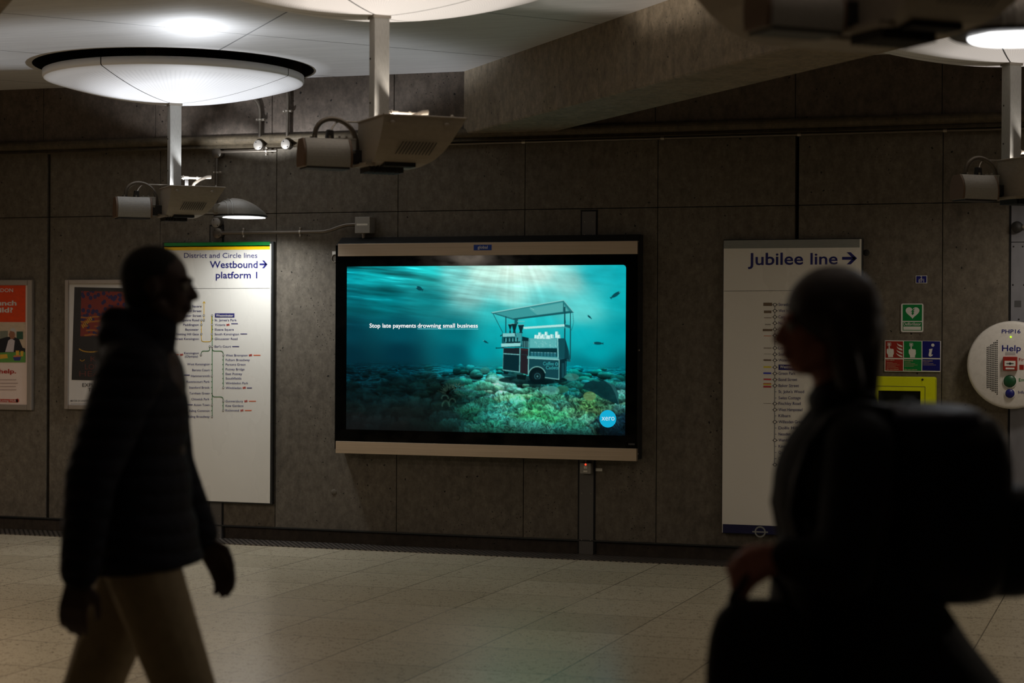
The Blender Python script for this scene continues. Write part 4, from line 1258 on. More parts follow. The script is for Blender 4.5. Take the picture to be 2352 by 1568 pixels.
# dark back box, with sloping hood
A = wall(787, 546, .03); B = wall(1475.5, 537.5, .03); Bb = wall(1474, 1054, .03)
F0 = wall(773, 560, .13); F1 = wall(1467, 549, .13); Fb = wall(1463, 1056, .13)
zt, zf = A[2], F0[2]+.004
mb = MB()
mb.prism([(A[0], -.002, Bb[2]), (A[0], -.002, zt), (A[0], -.05, zt), (A[0], -.128, zf), (A[0], -.128, Bb[2])], (B[0]-A[0], 0, 0))
mb.build('back_box', flat('black_back_box', (22, 22, 21), .55), ad, bevel=.004)
mb = MB(); mb.box((F0[0], -.148, Fb[2]+.02), (F1[0], -.12, zf-.01)); mb.build('glass_surround', flat('black_glass', (5, 6, 6), .12, 0, .4), ad, bevel=.004)
mb = MB(); p0 = wall(776.5, 560, .155); p1 = wall(1464.5, 577.5, .155); mb.box((p0[0], -.157, wall(776.5, 588.5, .155)[2]), (p1[0], -.12, wall(776.5, 560, .155)[2]))
tb = mb.build('top_bezel', M['brushed'], ad, bevel=.002)
mb = MB(); mb.box((wall(771, 1020, .155)[0], -.157, wall(771, 1040, .155)[2]), (wall(1462, 1040, .155)[0], -.12, wall(771, 1012.5, .155)[2]))
mb.build('bottom_bezel', M['brushed'], ad, bevel=.002)
mb = MB(); rect_px(mb, 1088, 562, 1129, 574.5, .1585, .0025); bg = mb.build('badge', flat('badge_blue', (14, 62, 150), .4), tb)
mb = MB(); put_text(mb, 'global', 1097, 1120, 570.8, 6.8, .1592, .01); mb.build('badge_lettering', white_p, bg)
mb = MB()
for px, py in ((1467.5, 804), (1464.5, 1042)): mb.sphere(wall(px, py, .11), .007, 8, 6)
mb.build('latch', M['steel'], ad)
mb = MB(); rect_px(mb, 1443, 1017.5, 1458, 1022, .1485); mb.build('maker_mark', flat('dim_mark', (52, 52, 52), .4), ad)

# ---- the picture on the screen, painted per point on a fine grid
NX, NY = 900, 506
TL = wall(797, 613, DS); TR = wall(1438, 607, DS); BL = wall(796, 986, DS)
sx0, sx1 = TL[0], TR[0]; sz1 = (TL[2]+TR[2])/2; sz0 = (BL[2]+wall(1437, 1000, DS)[2])/2
rs = np.random.RandomState(3)
uu, vv_ = np.meshgrid((np.arange(NX)+.5)/NX, (np.arange(NY)+.5)/NY)


def vnoise(x, y, seed=0):
    r = np.random.RandomState(seed); T = r.rand(256, 256)
    xi = np.floor(x).astype(int); yi = np.floor(y).astype(int); fx = x-xi; fy = y-yi
    fx = fx*fx*(3-2*fx); fy = fy*fy*(3-2*fy); g = lambda i, j: T[j % 256, i % 256]
    return (g(xi, yi)*(1-fx)+g(xi+1, yi)*fx)*(1-fy)+(g(xi, yi+1)*(1-fx)+g(xi+1, yi+1)*fx)*fy


def fbm(x, y, o=5, seed=0, ridge=False):
    t = 0; am = .5; s_ = 0
    for k in range(o):
        n_ = vnoise(x*2**k, y*2**k, seed+k)
        if ridge: n_ = 1-np.abs(2*n_-1)
        t = t+am*n_; s_ += am; am *= .55
    return t/s_


CP = [(0, 0, 0, 128, 138), (.1, .02, 10, 150, 155), (.2, .05, 15, 138, 142), (.3, .05, 20, 165, 165), (.4, .05, 90, 190, 188), (.5, .05, 145, 212, 203), (.6, .03, 160, 218, 208), (.7, .05, 160, 216, 208),
      (.8, .1, 130, 205, 200), (.9, .05, 20, 180, 190), (1, .05, 10, 160, 170), (0, .2, 0, 95, 105), (.15, .2, 0, 110, 118), (.3, .2, 10, 132, 138), (.45, .18, 120, 196, 192), (.6, .18, 130, 208, 202),
      (.72, .2, 80, 196, 196), (.85, .28, 90, 204, 202), (1, .2, 10, 170, 178), (.55, .28, 40, 180, 182), (0, .4, 0, 58, 72), (.2, .4, 0, 76, 90), (.4, .4, 0, 108, 118), (.55, .4, 10, 165, 172), (.7, .35, 20, 185, 190), (.85, .42, 10, 176, 186),
      (1, .4, 0, 150, 160), (0, .55, 0, 42, 54), (.2, .53, 0, 48, 62), (.4, .53, 0, 84, 98), (.5, .52, 0, 148, 158), (.6, .5, 0, 165, 172), (.9, .5, 0, 160, 170), (0, .65, 0, 32, 42), (.2, .64, 0, 40, 50),
      (.4, .6, 0, 84, 96), (.55, .62, 10, 130, 134), (.85, .6, 0, 118, 128), (1, .6, 0, 104, 114), (0, .8, 3, 18, 21), (.2, .75, 4, 24, 27), (.35, .75, 8, 22, 22), (.46, .7, 30, 110, 108), (.55, .74, 110, 180, 168), (.6, .8, 100, 172, 158), (.48, .82, 20, 62, 60),
      (.8, .75, 10, 66, 70), (.95, .72, 15, 84, 90), (0, 1, 15, 17, 18), (.2, .98, 14, 18, 18), (.32, .95, 8, 18, 18), (.5, .93, 20, 70, 66), (.6, .9, 44, 110, 98), (.72, .88, 44, 100, 90), (.86, .86, 56, 100, 86), (1, .98, 8, 24, 40), (1, .82, 56, 112, 106), (.42, .9, 10, 34, 32)]
W_ = np.zeros_like(uu); IMG = np.zeros(uu.shape+(3,))
for x, y, r_c, g_c, b_c in CP:
    d2 = ((uu-x)*1.5)**2+((vv_-y)*1.25)**2; wgt = 1/(d2+.0016)**1.7
    W_ += wgt; IMG += wgt[..., None]*np.array([r_c, g_c, b_c])
IMG /= W_[..., None]
# streaks of the water surface, upper part
k_ = np.clip(1-vv_/.42, 0, 1)*np.clip(1.25-uu*1.5, .12, 1)
wv = fbm(uu*4+vv_*3, (vv_-.22*uu)*34, 4, 11); wv2 = fbm(uu*7-vv_*3, (vv_-.12*uu)*60, 3, 21)
IMG *= (1+(wv-.5)*1.5*k_+(wv2-.5)*.7*k_)[..., None]
gl = np.clip(wv2*wv*4-1.62, 0, 1)*k_; IMG += gl[..., None]*np.array([60, 110, 110])
# shafts of light fanning from the top
an = np.arctan2(uu-.60, vv_+.28); sh = fbm(an*26, vv_*.8, 3, 31); k2 = np.exp(-((an-.05)/.42)**2)*np.clip(1-vv_/.66, 0, 1)
IMG *= (1+(sh-.5)*.24*k2)[..., None]
cl = fbm(uu*7, vv_*9, 5, 41); IMG *= (1+(cl-.5)*.40*np.clip(1-vv_/.6, 0, 1))[..., None]
cloud = np.exp(-((uu-.58)/.20)**2-((vv_-.03)/.19)**2)*(.7+.6*fbm(uu*6, vv_*5, 4, 47)); IMG += cloud[..., None]*np.array([62, 40, 34])
IMG *= (1+.12*np.clip((vv_-.6)/.2, 0, 1)*np.clip((uu-.4)/.2, 0, 1))[..., None]
# sea floor: stones and coral, smaller towards the horizon
hz = .575+.02*fbm(uu*9, uu*0, 3, 51); fl = np.clip((vv_-hz)/.06, 0, 1); dep = np.clip((vv_-.55)/.45, .05, 1)
px_ = (uu-.55)/(dep*.9+.12); py_ = 1.6/(dep+.16)
wx = fbm(uu*14+3, vv_*9, 3, 121)-.5; wy = fbm(uu*14+9, vv_*9+4, 3, 131)-.5
qx, qy = px_*.8+py_*.6+wx*1.1, py_*.8-px_*.6+wy*1.1
r1 = fbm(qx*5+5, qy*4.2, 5, 61, True); r2 = fbm(qx*15, qy*12, 4, 71)
cx2, cy2 = uu*1.78*.83+vv_*.55+wx*.10, vv_*.83-uu*1.78*.55+wy*.10
r3 = fbm(cx2*58, cy2*58, 3, 81, True); r4 = fbm(cx2*21, cy2*21, 4, 91, True); r5 = fbm(cx2*9, cy2*9, 3, 95)
tex = (r1-.60)*3.0+(r2-.5)*1.8
crl = np.clip((vv_-.68)/.12, 0, 1)*np.clip((uu-.28)/.25, 0, 1)
mult = np.clip(np.exp(tex*1.0-.25), .10, 1.8)
IMG *= (1+(mult-1)*fl)[..., None]
CPA = np.array(CP, float)


def base_at(u, v):
    wg = 1/(((u-CPA[:, 0])*1.5)**2+((v-CPA[:, 1])*1.25)**2+.0016)**1.7
    return (wg[:, None]*CPA[:, 2:]).sum(0)/wg.sum()


w3 = fbm(uu*40+1, vv_*24, 3, 161)-.5; w4 = fbm(uu*40+8, vv_*24+5, 3, 171)-.5
ga, gb = uu*1.78*.8+vv_*.6+w3*.05, vv_*.8-uu*1.78*.6+w4*.05
grain = .5*fbm(ga*95, gb*95, 3, 141)+.5*fbm((ga*.5-gb*.87)*70+w4*2, (gb*.5+ga*.87)*70+w3*2, 3, 145, True); grain2 = fbm(ga*24+wx*2, gb*24+wy*2, 4, 151)
pos_ = sorted([(.60+.42*rs.rand()**.8, rs.rand()) for _ in range(620)])
for v0, u0 in pos_:
    u0 = u0*1.1-.05; d_ = (v0-.57)/.43
    rx = (.010+.055*d_)*rs.uniform(.55, 1.5); ry = rx*1.78*rs.uniform(.42, .80)
    x0, x1 = max(0, int((u0-rx*1.15)*NX)), min(NX, int((u0+rx*1.15)*NX)+1); y0, y1 = max(0, int((v0-ry)*NY)), min(NY, int((v0+ry)*NY)+1)
    if x1-x0 < 3 or y1-y0 < 3: continue
    U, V = uu[y0:y1, x0:x1], vv_[y0:y1, x0:x1]
    lump = 1+.5*(grain2[y0:y1, x0:x1]-.55)*2+.6*(wx[y0:y1, x0:x1])
    q_ = ((U-u0)/rx)**2+((V-v0)/ry)**2; m_ = np.clip((lump-q_)/.22, 0, 1)
    t_ = (V-(v0-ry))/(2*ry); lit_ = np.interp(t_, (0, .12, .4, .75, 1), (1.75, 1.5, .70, .22, .10))*(1+(U-u0)/rx*.12)
    cz = np.clip((v0-.70)/.12, 0, 1)*np.clip((u0-.28)/.22, 0, 1)
    g_ = 1+(grain[y0:y1, x0:x1]-.57)*(.5+1.5*cz)+(grain2[y0:y1, x0:x1]-.55)*.7
    c_ = base_at(min(max(u0, 0), 1), min(v0, 1))*rs.uniform(.75, 1.2)*np.array([rs.uniform(.75, 1.15), 1, rs.uniform(.85, 1.02)])
    al_ = (m_*(.40+.53*np.clip((u0-.25)/.2, 0, 1))*np.clip((v0-.585)/.04, 0, 1))[..., None]
    IMG[y0:y1, x0:x1] = IMG[y0:y1, x0:x1]*(1-al_)+al_*np.clip(c_*(lit_*np.clip(g_, .15, 1.9))[..., None], 0, 215)
# warm and green coral patches
gp = np.clip(fbm(uu*9, vv_*9, 3, 101)*2.4-1.15, 0, 1)*crl
IMG *= (1-gp[..., None]*np.array([.20, .02, .30]))
yp = np.exp(-(((uu-.86)/.10)**2+((vv_-.86)/.07)**2))*np.clip(grain*2-.8, 0, 1); IMG += yp[..., None]*np.array([34, 28, 4])
# urchin and arched fronds, left of the middle
for cx_, cy_, n_, rr_ in ((.385, .775, 42, .075), (.41, .74, 18, .05)):
    for k in range(n_):
        t = rs.uniform(-PI, .1); L_ = rr_*rs.uniform(.6, 1.05)
        for s_ in np.linspace(.25, 1, 40):
            ix, iy = int((cx_+L_*s_*math.cos(t)*.62)*NX), int((cy_+L_*s_*math.sin(t))*NY)
            if 0 <= ix < NX and 0 <= iy < NY: IMG[iy, ix] = IMG[iy, ix]*.5+np.array([60, 92, 76])*.5*(s_ > .55)
dk = np.exp(-(((uu-.375)/.05)**2+((vv_-.80)/.05)**2)); IMG *= (1-.7*dk)[..., None]
for cx_, cy_, rw, rh in ((.365, .80, .012, .02), (.392, .82, .011, .02), (.368, .845, .013, .03)):
    d = np.abs(np.sqrt(((uu-cx_)/rw)**2+((vv_-cy_)/rh)**2)-1); m_ = np.exp(-(d/.22)**2)*(vv_ < cy_+.004); IMG += m_[..., None]*np.array([26, 40, 32])
lo_ = np.exp(-(((uu-.10)/.35)**2+((vv_-1.0)/.16)**2)); IMG = IMG*(1-.55*lo_)[..., None]+lo_[..., None]*np.array([9, 10, 10])


def c3(x, y):
    """crop pixel -> picture coordinates"""
    X, Y = 1100+x/4.239, 640+y/4.238; u = (X-797)/641; t_, b_ = 613-6*u, 986+14*u
    return u, (Y-t_)/(b_-t_)


def fill(pts, col, al=1.0, raw=False, soft=.9):
    P = np.array([q if raw else c3(*q) for q in pts])*np.array([NX, NY])
    x0, y0 = np.maximum(np.floor(P.min(0)).astype(int)-1, 0); x1, y1 = np.minimum(np.ceil(P.max(0)).astype(int)+2, [NX, NY])
    if x1 <= x0 or y1 <= y0: return
    acc = 0
    for ox, oy in ((.25, .25), (.75, .25), (.25, .75), (.75, .75)):
        X, Y = np.meshgrid(np.arange(x0, x1)+ox, np.arange(y0, y1)+oy); ins = np.zeros(X.shape, bool)
        for (xa, ya), (xb, yb) in zip(P, np.roll(P, -1, 0)):
            c_ = ((ya > Y) != (yb > Y)); ins ^= c_ & (X < (xb-xa)*(Y-ya)/((yb-ya) if abs(yb-ya) > 1e-9 else 1e-9)+xa)
        acc = acc+ins*.25
    m_ = (acc*al)[..., None]; IMG[y0:y1, x0:x1] = IMG[y0:y1, x0:x1]*(1-m_)+np.array(col)*m_


def stroke(pts, wd, col, al=1.0):
    for (xa, ya), (xb, yb) in zip(pts[:-1], pts[1:]):
        d = math.hypot(xb-xa, yb-ya)+1e-6; nx, ny = -(yb-ya)/d*wd/2, (xb-xa)/d*wd/2
        fill([(xa+nx, ya+ny), (xb+nx, yb+ny), (xb-nx, yb-ny), (xa-nx, ya-ny)], col, al)


def ell(cx_, cy_, rx, ry, col, al=1.0, rot=0.0, n_=28):
    fill([(cx_+rx*math.cos(t)*math.cos(rot)-ry*math.sin(t)*math.sin(rot), cy_+rx*math.cos(t)*math.sin(rot)+ry*math.sin(t)*math.cos(rot)) for t in np.linspace(0, 2*PI, n_, False)], col, al)


# sunken rock
fill([(1030, 1070), (1060, 1010), (1130, 985), (1180, 1000), (1235, 988), (1330, 1035), (1368, 1110), (1372, 1225), (1210, 1150), (1110, 1095)], (8, 44, 48), .92)
fill([(1235, 988), (1330, 1035), (1368, 1110), (1372, 1225), (1340, 1120), (1300, 1040)], (40, 96, 96), .7)
ell(930, 955, 70, 36, (60, 120, 110), .7); ell(840, 1075, 62, 36, (40, 96, 70), .7); ell(720, 1085, 95, 45, (96, 170, 158), .55); ell(1100, 1140, 60, 45, (110, 140, 84), .65)
ell(100, 890, 46, 32, (50, 120, 116), .6); ell(250, 990, 90, 30, (110, 180, 160), .5)
# shadow under the cart
ell(560, 985, 330, 42, (2, 22, 26), .75); ell(360, 925, 110, 26, (2, 26, 30), .7)
DK, MD, LT, PALE = (8, 40, 46), (24, 84, 90), (118, 186, 184), (178, 228, 222)
# canopy
fill([(155, 328), (850, 203), (945, 322), (372, 396)], (38, 120, 124)); fill([(200, 334), (838, 222), (905, 312), (372, 384)], (56, 150, 152)); fill([(372, 384), (905, 312), (945, 322), (372, 398)], (22, 88, 94))
fill([(520, 290), (838, 230), (890, 310), (600, 350)], (110, 190, 186), .45); stroke([(155, 330), (850, 206)], 9, (136, 204, 200)); stroke([(850, 206), (945, 322)], 8, (118, 196, 194)); stroke([(945, 324), (372, 397)], 7, (20, 84, 90)); stroke([(155, 330), (372, 397)], 6, (24, 92, 98))
stroke([(530, 280), (570, 302)], 5, (150, 210, 205), .7)
# posts
stroke([(298, 365), (298, 528)], 9, (14, 72, 78)); stroke([(172, 336), (270, 526)], 6, (18, 84, 90)); stroke([(848, 235), (848, 330)], 7, (20, 88, 94)); stroke([(860, 270), (864, 760)], 12, (14, 68, 76)); stroke([(850, 270), (870, 430)], 5, (20, 84, 90))
stroke([(915, 330), (916, 780)], 10, (16, 76, 84)); stroke([(938, 335), (944, 420), (938, 460), (924, 500)], 4, (24, 96, 104))
# shelf
fill([(466, 468), (858, 440), (860, 462), (470, 488)], (170, 226, 222)); fill([(858, 440), (920, 452), (920, 482), (860, 466)], (24, 96, 104)); fill([(470, 486), (860, 462), (915, 480), (860, 480)], (60, 160, 164), .7)
# grinders
for x0, x1, yt_, yb_ in ((318, 362, 440, 500), (352, 408, 436, 510), (414, 474, 446, 512)):
    fill([(x0, yt_), (x1, yt_), (x1-14, yb_-20), (x1-20, yb_), (x0+20, yb_), (x0+14, yb_-20)], (9, 42, 48)); stroke([(x0-2, yt_), (x1+2, yt_)], 5, (96, 176, 178)); fill([(x0+16, yb_), (x1-16, yb_), (x1-14, 530), (x0+14, 530)], (10, 50, 56))
fill([(380, 396), (416, 396), (416, 440), (380, 440)], (22, 92, 98)); stroke([(408, 414), (478, 414)], 6, (110, 188, 188))
# coffee machine
fill([(262, 532), (452, 526), (456, 665), (258, 668)], (20, 86, 92)); fill([(270, 532), (386, 528), (386, 560), (268, 564)], (124, 196, 196)); fill([(388, 528), (450, 526), (450, 640), (388, 644)], (58, 146, 150)); fill([(254, 630), (440, 622), (440, 654), (254, 662)], (140, 210, 208)); stroke([(258, 545), (245, 560)], 10, (10, 50, 56)); stroke([(386, 530), (398, 560)], 6, (8, 44, 50))
for x in (286, 318, 350, 382, 410): fill([(x-7, 572), (x+7, 572), (x+4, 612), (x-4, 612)], (6, 40, 46))
for x in (300, 334, 366, 396): fill([(x-5, 580), (x+5, 580), (x+5, 618), (x-5, 618)], (92, 172, 174), .8)
fill([(300, 612), (440, 608), (440, 624), (300, 628)], (10, 52, 58)); stroke([(206, 674), (282, 671)], 8, (6, 40, 44)); ell(208, 674, 8, 6, (6, 36, 40))
fill([(456, 560), (520, 575), (520, 672), (456, 668)], (9, 48, 54))
for x in (462, 478, 494, 510): stroke([(x, 605), (x, 668)], 7, (92, 160, 162), .8); stroke([(x, 560+(x-456)*.5), (x, 600)], 8, (6, 34, 40))
# left cabinet
fill([(274, 674), (438, 672), (438, 912), (270, 892)], (7, 40, 47)); fill([(438, 672), (520, 678), (512, 935), (438, 912)], (34, 30, 36)); fill([(274, 674), (438, 672), (438, 732), (274, 726)], (24, 34, 40)); fill([(442, 676), (520, 682), (520, 700), (442, 694)], (70, 38, 40), .6)
stroke([(276, 728), (436, 738)], 9, (104, 172, 172)); stroke([(436, 672), (432, 910)], 10, (92, 162, 162)); stroke([(270, 887), (438, 908)], 9, (94, 164, 160)); stroke([(275, 674), (271, 890)], 5, (70, 140, 142)); stroke([(445, 736), (515, 742)], 4, (30, 60, 64))
fill([(276, 896), (330, 902), (318, 930), (282, 925)], (4, 26, 30)); fill([(405, 930), (500, 935), (490, 985), (410, 975)], (3, 20, 22), .9)
# display case
fill([(520, 580), (796, 578), (800, 768), (516, 750)], (40, 128, 134)); fill([(530, 586), (786, 584), (788, 668), (528, 672)], (88, 176, 176)); fill([(528, 676), (790, 676), (792, 716), (526, 706)], (7, 48, 54)); fill([(524, 706), (792, 716), (796, 758), (520, 750)], (14, 70, 78))
for k in range(8): x = 540+k*31; fill([(x, 712+k*.8), (x+23, 712+k*.8), (x+23, 752+k*.8), (x, 750+k*.8)], (36, 104, 116)); stroke([(x, 714+k*.8), (x+23, 715+k*.8)], 4, (110, 176, 180))
for k in range(40): x = rs.uniform(535, 780); y = rs.uniform(600, 665); fill([(x, y), (x+rs.uniform(4, 12), y), (x+5, y+rs.uniform(8, 24))], (150, 214, 212), .45)
fill([(800, 578), (866, 576), (902, 700), (918, 800), (806, 768)], (16, 74, 82)); fill([(866, 576), (890, 690), (905, 790), (862, 770)], (10, 56, 64)); stroke([(795, 578), (800, 768)], 7, (150, 216, 212)); stroke([(520, 582), (796, 579)], 5, (100, 184, 184)); stroke([(522, 582), (518, 750)], 5, (100, 184, 184))
# cups on the case
for x, y in ((588, 562), (612, 566), (640, 566), (668, 566), (700, 566), (745, 560), (786, 556), (806, 560), (624, 538), (686, 532), (738, 556), (786, 528), (655, 556), (715, 566)):
    fill([(x-13, y-17), (x+13, y-17), (x+16, y+17), (x-16, y+17)], (206, 240, 236)); fill([(x+4, y-15), (x+13, y-17), (x+16, y+17), (x+6, y+17)], (130, 200, 200))
# counter and lower body
fill([(506, 750), (806, 766), (918, 790), (918, 804), (806, 792), (506, 778)], (96, 168, 168)); fill([(806, 766), (918, 790), (918, 806), (806, 792)], (20, 76, 84)); fill([(514, 776), (812, 790), (812, 978), (650, 955), (514, 918)], (18, 66, 74)); fill([(812, 790), (882, 770), (880, 930), (846, 962), (812, 978)], (7, 40, 47)); stroke([(846, 820), (848, 960)], 26, (24, 84, 92), .6); stroke([(872, 800), (872, 930)], 8, (30, 96, 104), .8)
stroke([(512, 770), (810, 786)], 11, (120, 186, 184)); stroke([(518, 778), (516, 918)], 9, (110, 174, 172)); stroke([(655, 956), (812, 978)], 8, (104, 170, 166)); stroke([(810, 788), (809, 978)], 7, (110, 180, 176))
ell(600, 938, 78, 82, (4, 24, 28)); stroke([(600-82*math.cos(t), 938-84*math.sin(t)) for t in np.linspace(0.1, PI-.25, 16)], 9, (104, 166, 160)); ell(604, 948, 54, 56, (8, 28, 32)); ell(604, 948, 32, 34, (30, 72, 78)); ell(604, 948, 22, 24, (10, 36, 40)); ell(604, 948, 9, 10, (60, 110, 112))
ell(640, 1000, 130, 26, (2, 20, 24), .7)
# fish
for cx_, cy_, rx, ry, ro in ((1340, 150, 48, 17, -.62), (1172, 625, 42, 14, .05), (1092, 366, 24, 8, .75), (100, 612, 24, 9, .5), (-555, 95, 33, 19, .42)):
    ell(cx_, cy_, rx, ry, (6, 66, 76), .95, ro); c_, s_ = math.cos(ro), math.sin(ro); e = 1 if cx_ != 1340 else -1
    fill([(cx_+e*(rx*.8*c_), cy_+e*(rx*.8*s_)), (cx_+e*(rx*1.3*c_)-ry*.8*s_, cy_+e*(rx*1.3*s_)+ry*.8*c_), (cx_+e*(rx*1.3*c_)+ry*.8*s_, cy_+e*(rx*1.3*s_)-ry*.8*c_)], (6, 66, 76), .9)
    ell(cx_-e*rx*.85*c_, cy_-e*rx*.85*s_, 6, 4, (90, 200, 205), .8)
IMG = np.clip(IMG, 0, 255)/255.0
LIN = np.where(IMG <= .04045, IMG/12.92, ((IMG+.055)/1.055)**2.4)
# grid mesh, one colour per small cell
gx = np.linspace(sx0, sx1, NX+1); gz = np.linspace(sz1, sz0, NY+1)
GX, GZ = np.meshgrid(gx, gz)
co = np.stack([GX-ad.location[0], np.full_like(GX, -DS)-ad.location[1], GZ-ad.location[2]], -1).reshape(-1, 3).astype(np.float32)
I_, J_ = np.meshgrid(np.arange(NX), np.arange(NY)); i0 = (J_*(NX+1)+I_).ravel()
quads = np.stack([i0, i0+NX+1, i0+NX+2, i0+1], -1).astype(np.int32)
me = bpy.data.meshes.new('display'); me.vertices.add(len(co)); me.vertices.foreach_set('co', co.ravel())
nq = len(quads); me.loops.add(nq*4); me.loops.foreach_set('vertex_index', quads.ravel()); me.polygons.add(nq)
me.polygons.foreach_set('loop_start', np.arange(nq, dtype=np.int32)*4); me.polygons.foreach_set('loop_total', np.full(nq, 4, np.int32))
me.update(calc_edges=True)
at = me.color_attributes.new('picture', 'FLOAT_COLOR', 'POINT')
pad = np.pad(LIN, ((1, 1), (1, 1), (0, 0)), 'edge'); pt = (pad[:-1, :-1]+pad[1:, :-1]+pad[:-1, 1:]+pad[1:, 1:])/4
at.data.foreach_set('color', np.concatenate([pt, np.ones(pt.shape[:2]+(1,))], -1).astype(np.float32).ravel())
k = NT('lit_screen'); an_ = k.n('ShaderNodeVertexColor'); an_.layer_name = 'picture'
me.materials.append(k.set(color=(.004, .004, .004), emit=an_.outputs['Color'], power=1.0, rough=.06, spec=.35))
disp = bpy.data.objects.new('display', me); COL.objects.link(disp); disp.parent = ad; disp['_world'] = 1
# rounded far corner of the mask, then the lettering on the picture
c = wall(1438, 607, DS+.0012); mb = MB(); R_ = .022
mb.add([(sx1+.001, -DS-.0012, sz1+.001)]+[(sx1-R_+R_*math.sin(t), -DS-.0012, sz1-R_+R_*math.cos(t)) for t in np.linspace(0, PI/2, 8)], [(0,)+tuple(range(1, 9))]); mb.build('mask_corner', M['black'], ad)


def c4(x, y): return 740+x/2.8, 520+y/2.8


DT = DS+.002
mb = MB(); (p0, yb), (p1, _) = c4(304, 650), c4(606, 649); put_text(mb, 'Stop late payments', p0, p1-.8, yb, 26/2.8, DT, .015); (p0, yb), (p1, _) = c4(613, 650), c4(1001, 650); put_text(mb, 'drowning small business', p0, p1, yb, 26/2.8, DT, .015)
mb.build('slogan', glow('lit_white', (246, 250, 250)), disp)
mb = MB(); line_px(mb, [c4(613, 658), c4(1003, 659)], 1.1, DT); mb.build('underline', glow('lit_cyan', (110, 210, 226)), disp)
mb = MB(); disc_px(mb, *c4(1837, 1236), 56/2.8, DT, 56); lg = mb.build('logo_disc', glow('lit_blue', (20, 172, 212)), disp)
mb = MB(); (p0, yb), (p1, _) = c4(1797, 1247), c4(1880, 1247); put_text(mb, 'xero', p0, p1, yb, 35/2.8, DT+.0015, .0); mb.build('logo_lettering', glow('lit_pale', (206, 226, 236)), lg)
mb = MB()
for s, x0, x1, y, h in (('Coffee', 1420, 1490, 892, 22), ('Cadets', 1438, 1520, 918, 22)):
    (p0, yb), (p1, _) = c4(x0, y), c4(x1, y); put_text(mb, s, p0, p1, yb, h/2.8, DT, .02)
disc_px(mb, *c4(1507, 884), 11/2.8, DT, 18, .5); mb.build('cart_lettering', glow('lit_teal', (44, 136, 140)), disp)


# ================================================================ PEOPLE
def blob(mb, name, mat, parent, voxel, smooth=6, disp_=None):
    """overlapping closed shapes fused into one continuous skin"""
    o = mb.build(name, mat, None)
    o.location = (0, 0, 0)
    r = o.modifiers.new('fuse', 'REMESH'); r.mode = 'VOXEL'; r.voxel_size = voxel; r.adaptivity = 0
    s = o.modifiers.new('soft', 'SMOOTH'); s.factor = .5; s.iterations = smooth
    dg = bpy.context.evaluated_depsgraph_get(); me = bpy.data.meshes.new_from_object(o.evaluated_get(dg))
    old = o.data; o.modifiers.clear(); o.data = me; bpy.data.meshes.remove(old); me.name = name
    if not me.materials: me.materials.append(mat)
    me.polygons.foreach_set('use_smooth', [True]*len(me.polygons))
    o.parent = parent
    return o


def fabric(name, srgb, quilt=0.0, rough=.75):
    k = NT(name); p = k.pos(obj=True); n = k.noise(30, 4, .6, p)
    c = lin(srgb)
    if quilt:
        sx = k.n('ShaderNodeSeparateXYZ'); k.t.links.new(p, sx.inputs[0])
        h = k.math('ABSOLUTE', k.math('SINE', k.math('MULTIPLY', k.math('ADD', sx.outputs[2], k.math('MULTIPLY', n, .02)), PI/quilt)))
        k.bump(k.math('POWER', h, .5), .7, .02)
    else: k.bump(k.math('ADD', n, k.noise(7, 3, .5, p)), .35, .012)
    return k.set(color=k.mix(k.ramp(n, .3, .7), tuple(v*.8 for v in c), c), rough=rough, spec=.2)


def fingers(mb, wrist, d, side, palm_n, curl=.5, L=.19):
    """palm, four unequal fingers and a thumb. d: along the hand, side: towards the thumb, palm_n: out of the palm"""
    d, side, palm_n = (np.array(q, float)/np.linalg.norm(q) for q in (d, side, palm_n)); wrist = np.array(wrist, float)
    kn = wrist+d*L*.46
    for s in (-.028, -.010, .010, .028): mb.cap(wrist+side*s*.55+d*.015, .017, kn+side*s, .0135)
    for s, l in ((-.031, .34), (-.011, .44), (.010, .48), (.030, .43)):
        a = kn+side*s; t = 0; seg_ = (.46, .31, .23); r = .0105
        for q in seg_:
            t += curl*.75; v = d*math.cos(t)+palm_n*math.sin(t); b = a+v*l*L*q*1.12; mb.cap(a, r, b, r*.9); a = b; r *= .9
    a = wrist+d*.03+side*.022; b = a+side*.03+d*.03+palm_n*.012; mb.cap(a, .0155, b, .0125); c = b+d*.034+palm_n*.014+side*.004; mb.cap(b, .0125, c, .0105); mb.cap(c, .0105, c+d*.022+palm_n*.012, .009)


